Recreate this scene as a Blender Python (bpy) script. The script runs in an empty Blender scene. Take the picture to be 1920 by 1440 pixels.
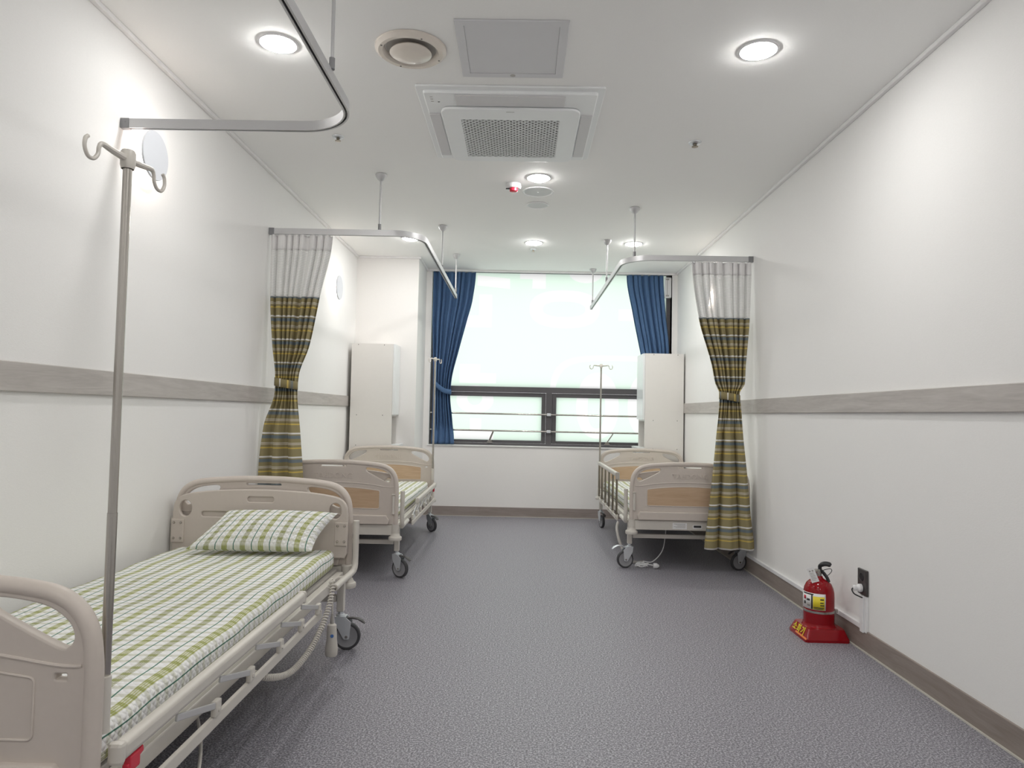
import bpy, bmesh, math, random
from mathutils import Vector, Matrix

random.seed(7)
SC = bpy.context.scene
COL = SC.collection
PI = math.pi

# ------------------------------------------------------------------ camera, world, exposure
YAW, PITCH, ROLL, FPX, CAMH = 0.012174, 0.042309, 0.020297, 1310.0, 1.0905
_f = Vector((-math.sin(YAW) * math.cos(PITCH), math.cos(YAW) * math.cos(PITCH), math.sin(PITCH)))
_r = Vector((math.cos(YAW), math.sin(YAW), 0))
_u = _r.cross(_f)
_r2 = _r * math.cos(ROLL) + _u * math.sin(ROLL)
_u2 = _u * math.cos(ROLL) - _r * math.sin(ROLL)
cam_data = bpy.data.cameras.new('camera')
cam_data.sensor_width = 36.0
cam_data.lens = 36.0 * FPX / 1920.0
cam_data.clip_start = 0.02
cam = bpy.data.objects.new('camera', cam_data)
COL.objects.link(cam)
cam.matrix_world = Matrix(((_r2.x, _u2.x, -_f.x, 0), (_r2.y, _u2.y, -_f.y, 0), (_r2.z, _u2.z, -_f.z, CAMH), (0, 0, 0, 1)))
SC.camera = cam

world = bpy.data.worlds.new('overcast_sky')
world.use_nodes = True
world.node_tree.nodes['Background'].inputs[0].default_value = (1.0, 1.0, 1.0, 1)
world.node_tree.nodes['Background'].inputs[1].default_value = 2.1
SC.world = world

SC.view_settings.view_transform = 'Standard'
SC.view_settings.look = 'None'
SC.view_settings.exposure = 0.12
SC.view_settings.gamma = 1.0
SC.view_settings.use_curve_mapping = False
SC.cycles.use_denoising = True
SC.cycles.max_bounces = 10
SC.cycles.diffuse_bounces = 8
SC.cycles.transparent_max_bounces = 16
SC.cycles.sample_clamp_indirect = 6.0

LAMP_STRENGTH = 168.0       # ceiling downlights
SCONCE_STRENGTH = 20.0     # back-lit wall discs

# ------------------------------------------------------------------ room measures (metres)
XL, XR, YF, YB, H = -1.641, 1.658, 7.435, -1.35, 2.62
YP, XP = 6.849, -1.027     # pillar front, pillar side
WX0, WX1, WZ0, WZ1 = -0.965, 1.60, 0.748, 2.6155


# ------------------------------------------------------------------ node helpers
class NT:
    def __init__(self, name):
        self.m = bpy.data.materials.new(name)
        self.m.use_nodes = True
        self.t = self.m.node_tree
        self.b = self.t.nodes['Principled BSDF']
        self.out = self.t.nodes['Material Output']

    def n(self, typ, **kw):
        nd = self.t.nodes.new(typ)
        for k, v in kw.items():
            setattr(nd, k, v)
        return nd

    def put(self, sock, v):
        if isinstance(v, bpy.types.NodeSocket):
            self.t.links.new(v, sock)
        else:
            if sock.type == 'RGBA' and len(v) == 3:
                v = (*v, 1)
            sock.default_value = v

    def math(self, op, a, b=None, clamp=False):
        nd = self.n('ShaderNodeMath', operation=op)
        nd.use_clamp = clamp
        self.put(nd.inputs[0], a)
        if b is not None:
            self.put(nd.inputs[1], b)
        return nd.outputs[0]

    def mix(self, f, a, b, blend='MIX'):
        nd = self.n('ShaderNodeMix', data_type='RGBA', blend_type=blend)
        self.put(nd.inputs[0], f)
        self.put(nd.inputs[6], a)
        self.put(nd.inputs[7], b)
        return nd.outputs[2]

    def coord(self, kind='Object'):
        return self.n('ShaderNodeTexCoord').outputs[kind]

    def sep(self, v):
        nd = self.n('ShaderNodeSeparateXYZ')
        self.put(nd.inputs[0], v)
        return nd.outputs

    def scale(self, v, s):
        nd = self.n('ShaderNodeMapping')
        self.put(nd.inputs[0], v)
        nd.inputs['Scale'].default_value = s
        return nd.outputs[0]

    def noise(self, v, scale, detail=3, rough=0.5, dist=0.0):
        nd = self.n('ShaderNodeTexNoise')
        self.put(nd.inputs['Vector'], v)
        nd.inputs['Scale'].default_value = scale
        nd.inputs['Detail'].default_value = detail
        nd.inputs['Roughness'].default_value = rough
        nd.inputs['Distortion'].default_value = dist
        return nd.outputs['Fac']

    def ramp(self, f, stops):
        nd = self.n('ShaderNodeValToRGB')
        self.put(nd.inputs[0], f)
        e = nd.color_ramp.elements
        while len(e) < len(stops):
            e.new(0.5)
        for el, (p, c) in zip(e, stops):
            el.position = p
            el.color = (*c, 1)
        return nd.outputs[0]

    def band(self, c, period, centre, hw, soft=0.001):
        t = self.math('ADD', self.math('MULTIPLY', self.math('SUBTRACT', c, centre), 1.0 / period), 0.5)
        d = self.math('MULTIPLY', self.math('ABSOLUTE', self.math('SUBTRACT', self.math('FRACT', t), 0.5)), period)
        return self.math('ADD', self.math('MULTIPLY', self.math('SUBTRACT', hw, d), 1.0 / soft), 0.5, clamp=True)

    def bump(self, h, strength=0.2, dist=0.002):
        nd = self.n('ShaderNodeBump')
        self.put(nd.inputs['Height'], h)
        nd.inputs['Strength'].default_value = strength
        nd.inputs['Distance'].default_value = dist
        self.t.links.new(nd.outputs[0], self.b.inputs['Normal'])

    def set(self, color=None, rough=None, metal=None, spec=None):
        if color is not None:
            self.put(self.b.inputs['Base Color'], color)
        if rough is not None:
            self.put(self.b.inputs['Roughness'], rough)
        if metal is not None:
            self.put(self.b.inputs['Metallic'], metal)
        if spec is not None:
            self.put(self.b.inputs['Specular IOR Level'], spec)
        return self.m


def simple(name, color, rough=0.5, metal=0.0, spec=0.5, var=0.06, scale=30, bump=0.0):
    k = NT(name)
    v = k.coord()
    n = k.noise(v, scale, 3)
    lo = tuple(c * (1 - var) for c in color)
    hi = tuple(min(1, c * (1 + var)) for c in color)
    k.set(k.mix(n, lo, hi), rough, metal, spec)
    if bump:
        k.bump(k.noise(v, scale * 12, 2), bump, 0.001)
    return k.m


def emis(name, color, strength):
    k = NT(name)
    k.set((0.9, 0.9, 0.9), 0.5)
    k.put(k.b.inputs['Emission Color'], color)
    k.b.inputs['Emission Strength'].default_value = strength
    return k.m


def wood(name, dark, light, axis='Y', rough=0.45, grain=1.0):
    k = NT(name)
    v = k.coord()
    s = {'X': (1.2, 14, 14), 'Y': (14, 1.2, 14), 'Z': (14, 14, 1.2)}[axis]
    sv = k.scale(v, s)
    n1 = k.noise(sv, 2.0 * grain, 5, 0.6, 1.2)
    n2 = k.noise(k.scale(v, tuple(q * 6 for q in s)), 2.0, 3)
    f = k.math('ADD', k.math('MULTIPLY', n1, 0.75), k.math('MULTIPLY', n2, 0.25))
    c = k.ramp(f, [(0.32, dark), (0.68, light)])
    k.set(c, rough)
    k.bump(f, 0.12, 0.001)
    return k.m


M = {}


def wall_mat(name, col):
    k = NT(name)
    v = k.coord()
    weave = k.noise(k.scale(v, (1, 1, 2.2)), 130, 4, 0.65)
    big = k.noise(v, 3.0, 3)
    c = k.mix(weave, tuple(q * 0.955 for q in col), tuple(q * 1.03 for q in col))
    c = k.mix(k.math('MULTIPLY', big, 0.12), c, tuple(q * 0.9 for q in col))
    k.set(c, 0.8, 0, 0.25)
    k.bump(weave, 0.22, 0.0015)
    return k.m


M['wall'] = wall_mat('wallpaper_linen', (0.865, 0.86, 0.85))
M['wallw'] = wall_mat('wallpaper_window_side', (0.865, 0.85, 0.835))

k = NT('ceiling_paper')
v = k.coord()
n = k.noise(v, 160, 4, 0.6)
X, Y, Z = k.sep(v)
seam = k.math('MAXIMUM', k.band(Y, 3.2, 3.80, 0.004, 0.004), k.band(X, 40, -0.04, 0.003, 0.004))
c = k.mix(n, (0.90, 0.90, 0.885), (0.94, 0.94, 0.93))
c = k.mix(k.math('MULTIPLY', seam, 0.5), c, (0.93, 0.93, 0.92))
k.set(c, 0.75, 0, 0.25)
k.bump(n, 0.12, 0.001)
M['ceil'] = k.m

k = NT('speckled_vinyl_floor')
v = k.coord()
n1 = k.noise(v, 150, 2, 0.7)
n2 = k.noise(v, 330, 2, 0.6)
n3 = k.noise(v, 2.2, 3)
f = k.math('ADD', k.math('MULTIPLY', n1, 0.65), k.math('MULTIPLY', n2, 0.35))
c = k.ramp(f, [(0.37, (0.075, 0.072, 0.086)), (0.5, (0.21, 0.204, 0.232)), (0.60, (0.55, 0.535, 0.585))])
c = k.mix(k.math('MULTIPLY', n3, 0.12), c, (0.20, 0.19, 0.205))
k.set(c, k.math('ADD', k.math('MULTIPLY', n1, 0.15), 0.40), 0, 0.45)
k.bump(f, 0.12, 0.001)
M['floor'] = k.m

M['rail_wood'] = wood('grey_oak_rail', (0.40, 0.37, 0.35), (0.53, 0.50, 0.475), 'Y', 0.55)
M['base_wood'] = wood('brown_grey_skirting', (0.235, 0.195, 0.17), (0.32, 0.275, 0.25), 'Y', 0.5)
M['base_wood_x'] = wood('brown_grey_skirting_end', (0.25, 0.21, 0.19), (0.35, 0.30, 0.28), 'X', 0.5)
M['caulk'] = simple('pale_caulk', (0.55, 0.53, 0.48), 0.7)
M['white'] = simple('white_trim', (0.84, 0.83, 0.83), 0.5)
M['wplastic'] = simple('white_plastic', (0.82, 0.82, 0.83), 0.4, var=0.02)
M['bed'] = simple('beige_bed_plastic', (0.585, 0.525, 0.475), 0.42, var=0.03, scale=60, bump=0.06)
M['bedlight'] = simple('beige_bed_enamel', (0.62, 0.59, 0.54), 0.35, var=0.03)
M['oak'] = wood('oak_insert', (0.47, 0.32, 0.20), (0.60, 0.44, 0.30), 'X', 0.4)
M['steel'] = simple('brushed_steel', (0.50, 0.475, 0.44), 0.22, 1.0, var=0.03)
M['dsteel'] = simple('dark_bronze_steel', (0.30, 0.27, 0.22), 0.3, 1.0)
M['chrome'] = simple('zinc_plate', (0.72, 0.75, 0.78), 0.35, 0.6)
M['alu'] = simple('anodised_aluminium', (0.60, 0.60, 0.61), 0.42, 0.45, var=0.02)
M['dalu'] = simple('grey_end_cap', (0.27, 0.27, 0.28), 0.5, 0.3)
M['black'] = simple('black_plastic', (0.018, 0.018, 0.02), 0.4)
M['rubber'] = simple('grey_rubber_tyre', (0.055, 0.055, 0.06), 0.6)
M['hub'] = simple('grey_wheel_hub', (0.29, 0.29, 0.305), 0.45)
M['dgrey'] = simple('charcoal_plastic', (0.06, 0.055, 0.055), 0.4)
M['grey'] = simple('mid_grey_plastic', (0.40, 0.38, 0.36), 0.45)
M['frame'] = simple('charcoal_window_frame', (0.105, 0.10, 0.107), 0.42, 0.2)
M['navy'] = simple('navy_curtain_cloth', (0.070, 0.142, 0.28), 0.85, var=0.12, scale=90, bump=0.1)
M['red'] = simple('red_gloss_paint', (0.27, 0.002, 0.007), 0.14, spec=0.4, var=0.03)
M['redlamp'] = simple('red_lens', (0.62, 0.03, 0.06), 0.25)
M['blue'] = simple('blue_badge', (0.06, 0.16, 0.42), 0.4)
M['yellow'] = simple('yellow_print', (0.80, 0.66, 0.03), 0.5)
M['orange'] = simple('orange_print', (0.85, 0.22, 0.05), 0.45)
M['paper'] = simple('white_sticker', (0.80, 0.80, 0.80), 0.5)
M['ink'] = simple('black_ink', (0.03, 0.03, 0.03), 0.6)
M['cab'] = simple('cream_cabinet_board', (0.77, 0.75, 0.725), 0.45, var=0.015)
M['cabdoor'] = simple('gloss_white_door', (0.82, 0.84, 0.85), 0.3, var=0.01)
M['vent'] = simple('cream_vent_enamel', (0.76, 0.70, 0.63), 0.22, var=0.03)
M['hatch'] = simple('grey_access_panel', (0.68, 0.68, 0.70), 0.5, var=0.03, scale=6)
M['acw'] = simple('white_aircon_plastic', (0.86, 0.875, 0.88), 0.42, var=0.01)
M['acg'] = simple('grey_aircon_flap', (0.66, 0.65, 0.66), 0.45, var=0.02)
M['acdark'] = simple('dark_intake', (0.05, 0.05, 0.05), 0.8)
M['acmid'] = simple('grey_intake_fin', (0.20, 0.20, 0.20), 0.7)
M['spk'] = simple('speaker_mesh_grey', (0.72, 0.74, 0.74), 0.6, var=0.05, scale=300)
M['disc'] = simple('white_lamp_disc', (0.62, 0.64, 0.68), 0.45, var=0.01)
M['lamp'] = emis('downlight_glow', (1.0, 0.985, 0.96), LAMP_STRENGTH)
M['sconce'] = emis('sconce_glow', (1.0, 0.84, 0.72), SCONCE_STRENGTH)


def plaid(name, axis_long='Y', quilt=True, sx=1.0):
    k = NT(name)
    v = k.coord('UV')
    U, V, _ = k.sep(v)
    base = (0.87, 0.875, 0.87)
    cross = k.math('MAXIMUM', k.band(V, 0.040, 0.0, 0.0075, 0.004), k.math('MULTIPLY', k.band(V, 0.080, 0.020, 0.0012, 0.001), 0.6))
    c = k.mix(k.math('MULTIPLY', cross, 0.42), base, (0.46, 0.47, 0.30))
    fine = k.band(U, 0.0058, 0.0, 0.0019, 0.0008)
    b1 = k.band(U, 0.156, 0.039, 0.0115, 0.002)
    b2 = k.band(U, 0.156, 0.117, 0.0115, 0.002)
    k1 = k.math('MULTIPLY', b1, k.math('ADD', k.math('MULTIPLY', fine, 0.50), 0.28))
    k2 = k.math('MULTIPLY', b2, k.math('ADD', k.math('MULTIPLY', fine, 0.50), 0.28))
    c = k.mix(k1, c, (0.36, 0.38, 0.07))
    c = k.mix(k2, c, (0.30, 0.31, 0.13))
    both = k.math('MULTIPLY', k.math('MAXIMUM', b1, b2), cross)
    c = k.mix(k.math('MULTIPLY', both, 0.5), c, (0.24, 0.28, 0.03))
    g = k.band(U, 0.078, 0.0, 0.0020, 0.0010)
    c = k.mix(k.math('MULTIPLY', g, 0.92), c, (0.015, 0.16, 0.105))
    k.set(c, 0.85, 0, 0.2)
    a = k.math('SINE', k.math('MULTIPLY', k.math('ADD', U, V), 150.0))
    b = k.math('SINE', k.math('MULTIPLY', k.math('SUBTRACT', U, V), 150.0))
    q = k.math('ADD', k.math('MULTIPLY', k.math('ABSOLUTE', k.math('MULTIPLY', a, b)), 0.8),
               k.math('MULTIPLY', k.noise(v, 120, 3), 0.7))
    k.bump(q, 0.55, 0.006)
    return k.m


M['plaid'] = plaid('green_plaid_seersucker')

k = NT('striped_curtain_cloth')
v = k.coord('UV')
U, V, _ = k.sep(v)
per = 0.1495
c0 = -0.16 * per
weave = k.noise(v, 600, 2)
c = k.mix(weave, (0.245, 0.205, 0.100), (0.335, 0.29, 0.16))
c = k.mix(k.math('MULTIPLY', k.band(V, per, c0 + 0.155 * per, 0.0100, 0.002), 0.92), c, (0.155, 0.195, 0.225))
c = k.mix(k.math('MULTIPLY', k.band(V, per, c0, 0.0050, 0.001), 1.0), c, (0.75, 0.74, 0.72))
pale = k.math('MAXIMUM', k.band(V, per, c0 + 0.405 * per, 0.0030, 0.001), k.band(V, per, c0 + 0.465 * per, 0.0030, 0.001))
c = k.mix(k.math('MULTIPLY', pale, 0.80), c, (0.60, 0.56, 0.48))
c = k.mix(k.math('MULTIPLY', k.band(V, per, c0 + 0.615 * per, 0.0042, 0.001), 0.95), c, (0.63, 0.47, 0.12))
k.set(c, 0.8, 0, 0.25)
k.bump(weave, 0.1, 0.001)
M['stripe'] = k.m

k = NT('tieback_striped_cloth')
v = k.coord('UV')
U, V, _ = k.sep(v)
c = k.mix(k.noise(v, 600, 2), (0.21, 0.17, 0.075), (0.29, 0.245, 0.12))
c = k.mix(k.band(U, 0.12, 0.030, 0.004, 0.001), c, (0.70, 0.68, 0.62))
c = k.mix(k.band(U, 0.12, 0.072, 0.004, 0.001), c, (0.62, 0.47, 0.13))
c = k.mix(k.math('MULTIPLY', k.band(U, 0.12, 0.095, 0.008, 0.002), 0.8), c, (0.16, 0.18, 0.19))
k.set(c, 0.8)
M['stripe_tie'] = k.m

k = NT('white_net_mesh')
v = k.coord('UV')
U, V, _ = k.sep(v)
hu = k.band(U, 0.0105, 0, 0.0027, 0.001)
hv = k.band(V, 0.0105, 0, 0.0027, 0.001)
f = k.math('MAXIMUM', hu, hv)
k.set((0.86, 0.86, 0.85), 0.7)
tr = k.n('ShaderNodeBsdfTransparent')
mx = k.n('ShaderNodeMixShader')
k.put(mx.inputs[0], k.math('ADD', k.math('MULTIPLY', f, 0.72), 0.20))
k.t.links.new(tr.outputs[0], mx.inputs[1])
k.t.links.new(k.b.outputs[0], mx.inputs[2])
k.t.links.new(mx.outputs[0], k.out.inputs[0])
M['net'] = k.m

M['tape'] = simple('white_header_cloth', (0.83, 0.82, 0.82), 0.85, var=0.03, scale=80)

# translucent sign film on the glass (lettering seen from behind)
k = NT('green_sign_film')
v = k.coord()
X, Y, Z = k.sep(v)


def box_mask(x0, z0, x1, z1, sk=0.0):
    zz = Z if sk == 0 else k.math('ADD', Z, k.math('MULTIPLY', k.math('SUBTRACT', X, x0), sk))
    a = k.math('MULTIPLY', k.math('GREATER_THAN', X, x0), k.math('LESS_THAN', X, x1))
    b = k.math('MULTIPLY', k.math('GREATER_THAN', zz, z0), k.math('LESS_THAN', zz, z1))
    return k.math('MULTIPLY', a, b)


def sup_mask(x0, z0, x1, z1, p=2.0):
    cx, cz, a, b = (x0 + x1) / 2, (z0 + z1) / 2, (x1 - x0) / 2, (z1 - z0) / 2
    e = k.math('ADD', k.math('POWER', k.math('ABSOLUTE', k.math('MULTIPLY', k.math('SUBTRACT', X, cx), 1 / a)), p),
               k.math('POWER', k.math('ABSOLUTE', k.math('MULTIPLY', k.math('SUBTRACT', Z, cz), 1 / b)), p))
    return k.math('LESS_THAN', e, 1.0)


def ring_mask(o, i, p=2.4):
    return k.math('SUBTRACT', sup_mask(*o, p), sup_mask(*i, p), clamp=True)


masks = [box_mask(-0.489, 2.475, -0.134, 2.587, 0.09), box_mask(-0.464, 2.019, -0.326, 2.375),
         box_mask(-0.64, 2.019, -0.326, 2.145), box_mask(-0.027, 2.555, 0.251, 2.64), box_mask(0.109, 2.452, 0.253, 2.64),
         ring_mask((0.083, 2.026, 0.841, 2.436), (0.225, 2.144, 0.689, 2.317)), sup_mask(0.504, 2.521, 0.869, 2.752),
         box_mask(1.048, 2.117, 1.30, 2.242), box_mask(-0.66, 1.413, -0.44, 1.616), box_mask(-0.66, 1.413, -0.267, 1.521),
         ring_mask((0.311, 0.20, 2.1, 1.735), (0.370, 0.255, 2.04, 1.680), 5.0),
         ring_mask((0.606, 0.838, 1.060, 1.547), (0.725, 0.945, 0.919, 1.372), 2.2),
         ring_mask((1.159, 0.849, 1.612, 1.558), (1.28, 0.955, 1.475, 1.38), 2.2),
         ring_mask((-0.688, 1.086, -0.288, 1.388), (-0.57, 1.172, -0.411, 1.324), 2.0),
         box_mask(-0.536, 0.88, -0.416, 1.031), box_mask(-0.704, 0.81, -0.282, 0.906)]
mm = masks[0]
for q in masks[1:]:
    mm = k.math('MAXIMUM', mm, q)
colr = k.mix(mm, (0.445, 0.535, 0.470), (0.53, 0.535, 0.53))
tl = k.n('ShaderNodeBsdfTranslucent')
k.put(tl.inputs[0], colr)
k.t.links.new(tl.outputs[0], k.out.inputs[0])
M['film'] = k.m
k = NT('clear_outer_glass')
tr = k.n('ShaderNodeBsdfTransparent')
gl = k.n('ShaderNodeBsdfGlossy')
gl.inputs['Roughness'].default_value = 0.03
mx = k.n('ShaderNodeMixShader')
mx.inputs[0].default_value = 0.05
k.t.links.new(tr.outputs[0], mx.inputs[1])
k.t.links.new(gl.outputs[0], mx.inputs[2])
k.t.links.new(mx.outputs[0], k.out.inputs[0])
M['glass'] = k.m


# ------------------------------------------------------------------ geometry helpers
def catmull(pts, sub=6, closed=False):
    P = [Vector(p) for p in pts]
    n = len(P)
    out = []
    rng = n if closed else n - 1
    for i in range(rng):
        if closed:
            a, b, c, d = P[(i - 1) % n], P[i], P[(i + 1) % n], P[(i + 2) % n]
        else:
            b, c = P[i], P[i + 1]
            a = P[i - 1] if i > 0 else b * 2 - c
            d = P[i + 2] if i + 2 < n else c * 2 - b
        for s in range(sub):
            t = s / sub
            out.append(0.5 * ((2 * b) + (c - a) * t + (2 * a - 5 * b + 4 * c - d) * t * t + (3 * b - a - 3 * c + d) * t ** 3))
    if not closed:
        out.append(P[-1].copy())
    return out


def roundpoly(pts, r, seg=5):
    """polygon corners rounded; r one number or one per corner"""
    n = len(pts)
    out = []
    for i in range(n):
        rr = r[i] if isinstance(r, (list, tuple)) else r
        p = Vector(pts[i]); a = Vector(pts[i - 1]) - p; b = Vector(pts[(i + 1) % n]) - p
        if rr <= 0:
            out.append(p); continue
        la, lb = a.length, b.length
        ang = a.angle(b)
        d = min(rr / math.tan(ang / 2), la * 0.49, lb * 0.49)
        p0 = p + a.normalized() * d
        p1 = p + b.normalized() * d
        for s in range(seg + 1):
            t = s / seg
            out.append(p0 * (1 - t) ** 2 + p * 2 * t * (1 - t) + p1 * t * t)
    return out


def plate_mesh(loops, thick, bevel=0.0, res=2):
    cu = bpy.data.curves.new('tmp', 'CURVE')
    cu.dimensions = '2D'
    cu.fill_mode = 'BOTH'
    cu.extrude = max(1e-5, thick / 2 - bevel)
    cu.bevel_depth = bevel
    cu.bevel_resolution = res
    cu.offset = -bevel
    for lp in loops:
        sp = cu.splines.new('POLY')
        sp.points.add(len(lp) - 1)
        for q, p in zip(sp.points, lp):
            q.co = (p[0], p[1], 0, 1)
        sp.use_cyclic_u = True
    o = bpy.data.objects.new('tmp', cu)
    COL.objects.link(o)
    bpy.context.view_layer.update()
    me = bpy.data.meshes.new_from_object(o.evaluated_get(bpy.context.evaluated_depsgraph_get()))
    bpy.data.objects.remove(o)
    bpy.data.curves.remove(cu)
    return me


def text_mesh(body, size, extrude=0.001, bold=0.0, spacing=1.0):
    cu = bpy.data.curves.new('tmp', 'FONT')
    cu.body = body
    cu.size = size
    cu.extrude = extrude
    cu.offset = bold
    cu.space_character = spacing
    cu.align_x = 'CENTER'
    cu.align_y = 'CENTER'
    cu.resolution_u = 3
    o = bpy.data.objects.new('tmp', cu)
    COL.objects.link(o)
    bpy.context.view_layer.update()
    me = bpy.data.meshes.new_from_object(o.evaluated_get(bpy.context.evaluated_depsgraph_get()))
    bpy.data.objects.remove(o)
    bpy.data.curves.remove(cu)
    return me


UPXZ = Matrix.Rotation(PI / 2, 4, 'X')      # (x, y) -> (x, z), faces -Y
BACKXZ = Matrix.Rotation(PI, 4, 'Z') @ UPXZ  # faces +Y
FACEL = Matrix.Rotation(-PI / 2, 4, 'Z') @ UPXZ   # faces -X
FACER = Matrix.Rotation(PI / 2, 4, 'Z') @ UPXZ    # faces +X


class MB:
    def __init__(self):
        self.bm = bmesh.new()
        self.uv = None
        self.mi = 0

    def _mark(self, n0):
        self.bm.faces.ensure_lookup_table()
        for f in self.bm.faces[n0:]:
            f.material_index = self.mi

    def _flat(self, n0, axis=None):
        """mark the border between flat faces and their bevels sharp"""
        self.bm.normal_update()
        self.bm.faces.ensure_lookup_table()
        new = self.bm.faces[n0:]
        big = max((f.calc_area() for f in new), default=0)
        for e in {e for f in new for e in f.edges}:
            if len(e.link_faces) != 2:
                continue
            a, b = e.link_faces
            if axis is not None:
                if (abs(a.normal.dot(axis)) > 0.999) != (abs(b.normal.dot(axis)) > 0.999):
                    e.smooth = False
            else:
                aa, bb = a.calc_area(), b.calc_area()
                if max(aa, bb) > 3 * min(aa, bb) and max(a.normal[:], key=abs) and max(aa, bb) > big * 0.02:
                    e.smooth = False

    def box(self, x0, x1, y0, y1, z0, z1, bev=0.0, mat=None, seg=2):
        n0 = len(self.bm.faces)
        m = Matrix.Translation(((x0 + x1) / 2, (y0 + y1) / 2, (z0 + z1) / 2)) @ Matrix.Diagonal((abs(x1 - x0), abs(y1 - y0), abs(z1 - z0), 1))
        if mat is not None:
            m = mat @ m
        r = bmesh.ops.create_cube(self.bm, size=1, matrix=m)
        if bev > 0:
            es = list({e for v in r['verts'] for e in v.link_edges})
            bmesh.ops.bevel(self.bm, geom=es, offset=bev, segments=seg, affect='EDGES', profile=0.5)
            self._flat(n0)
        self._mark(n0)
        return self

    def bar(self, p0, p1, w, t, bev=0.0):
        """flat bar p0->p1, width w (towards z), thickness t"""
        p0, p1 = Vector(p0), Vector(p1)
        d = p1 - p0
        L = d.length
        x = d / L
        up = Vector((0, 0, 1)) if abs(x.z) < 0.9 else Vector((0, 1, 0))
        y = up.cross(x).normalized()
        z = x.cross(y)
        R = Matrix(((x.x, y.x, z.x, p0.x), (x.y, y.y, z.y, p0.y), (x.z, y.z, z.z, p0.z), (0, 0, 0, 1)))
        return self.box(0, L, -t / 2, t / 2, -w / 2, w / 2, bev, R)

    def tube(self, path, r, seg=10, closed=False, caps=True, up=None):
        n0 = len(self.bm.faces)
        P = [Vector(p) for p in path]
        n = len(P)
        rr = r if isinstance(r, list) else [r] * n
        T = []
        for i in range(n):
            a = P[(i - 1) % n] if (closed or i > 0) else P[i]
            b = P[(i + 1) % n] if (closed or i < n - 1) else P[i]
            T.append((b - a).normalized())
        ref = Vector(up) if up else (Vector((0, 0, 1)) if abs(T[0].z) < 0.9 else Vector((1, 0, 0)))
        nrm = (ref - T[0] * ref.dot(T[0])).normalized()
        rings = []
        for i in range(n):
            nrm = (nrm - T[i] * nrm.dot(T[i])).normalized()
            bn = T[i].cross(nrm)
            ra, rb = rr[i] if isinstance(rr[i], tuple) else (rr[i], rr[i])
            rings.append([self.bm.verts.new(P[i] + nrm * math.cos(2 * PI * k / seg) * ra + bn * math.sin(2 * PI * k / seg) * rb) for k in range(seg)])
        for i in range(n if closed else n - 1):
            A, B = rings[i], rings[(i + 1) % n]
            for k in range(seg):
                self.bm.faces.new((A[k], A[(k + 1) % seg], B[(k + 1) % seg], B[k]))
        if caps and not closed:
            self.bm.faces.new(rings[0][::-1])
            self.bm.faces.new(rings[-1])
        self._mark(n0)
        return self

    def cyl(self, p0, p1, r, seg=20, r1=None):
        return self.tube([p0, p1], [r, r if r1 is None else r1], seg)

    def lathe(self, prof, centre=(0, 0, 0), axis='Z', seg=32, mat=None):
        """prof: (radius, height) pairs"""
        n0 = len(self.bm.faces)
        rot = {'Z': Matrix.Identity(4), 'X': Matrix.Rotation(PI / 2, 4, 'Y'), 'Y': Matrix.Rotation(-PI / 2, 4, 'X')}[axis]
        m = Matrix.Translation(centre) @ (mat if mat is not None else rot)
        rings = []
        for r, h in prof:
            if r < 1e-6:
                rings.append([self.bm.verts.new(m @ Vector((0, 0, h)))])
            else:
                rings.append([self.bm.verts.new(m @ Vector((r * math.cos(2 * PI * k / seg), r * math.sin(2 * PI * k / seg), h))) for k in range(seg)])
        for A, B in zip(rings, rings[1:]):
            for k in range(seg):
                a, b = A[k % len(A)], A[(k + 1) % len(A)]
                c, d = B[(k + 1) % len(B)], B[k % len(B)]
                vs = []
                for q in (a, b, c, d):
                    if q not in vs:
                        vs.append(q)
                if len(vs) > 2:
                    try:
                        self.bm.faces.new(vs)
                    except ValueError:
                        pass
        self._mark(n0)
        return self

    def plate(self, loops, thick, bevel=0.0, mat=None):
        n0 = len(self.bm.faces)
        me = plate_mesh(loops, thick, bevel)
        if mat is not None:
            me.transform(mat)
        self.bm.from_mesh(me)
        bpy.data.meshes.remove(me)
        self._mark(n0)
        self._flat(n0, (mat.to_3x3() if mat is not None else Matrix.Identity(3)) @ Vector((0, 0, 1)))
        return self

    def text(self, body, size, mat, extrude=0.001, bold=0.0, spacing=1.0):
        n0 = len(self.bm.faces)
        me = text_mesh(body, size, extrude, bold, spacing)
        me.transform(mat)
        self.bm.from_mesh(me)
        bpy.data.meshes.remove(me)
        self._mark(n0)
        return self

    def grid(self, nu, nv, fn, uvfn=None):
        n0 = len(self.bm.faces)
        if uvfn and self.uv is None:
            self.uv = self.bm.loops.layers.uv.new('UVMap')
        V = [[self.bm.verts.new(fn(i / nu, j / nv)) for i in range(nu + 1)] for j in range(nv + 1)]
        for j in range(nv):
            for i in range(nu):
                f = self.bm.faces.new((V[j][i], V[j][i + 1], V[j + 1][i + 1], V[j + 1][i]))
                if uvfn:
                    for lp, (a, b) in zip(f.loops, ((i, j), (i + 1, j), (i + 1, j + 1), (i, j + 1))):
                        lp[self.uv].uv = uvfn(a / nu, b / nv)
        self._mark(n0)
        return self

    def build(self, name, mats, parent=None, ang=35, solid=0.0):
        me = bpy.data.meshes.new(name)
        bmesh.ops.recalc_face_normals(self.bm, faces=self.bm.faces[:]) if not self.uv or solid == 0 else None
        self.bm.to_mesh(me)
        self.bm.free()
        for m in (mats if isinstance(mats, (list, tuple)) else [mats]):
            me.materials.append(M[m] if isinstance(m, str) else m)
        for p in me.polygons:
            p.use_smooth = True
        keep = [e.index for e in me.edges if e.use_edge_sharp]
        me.set_sharp_from_angle(angle=math.radians(ang))
        for i in keep:
            me.edges[i].use_edge_sharp = True
        o = bpy.data.objects.new(name, me)
        COL.objects.link(o)
        if parent is not None:
            o.parent = parent
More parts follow.
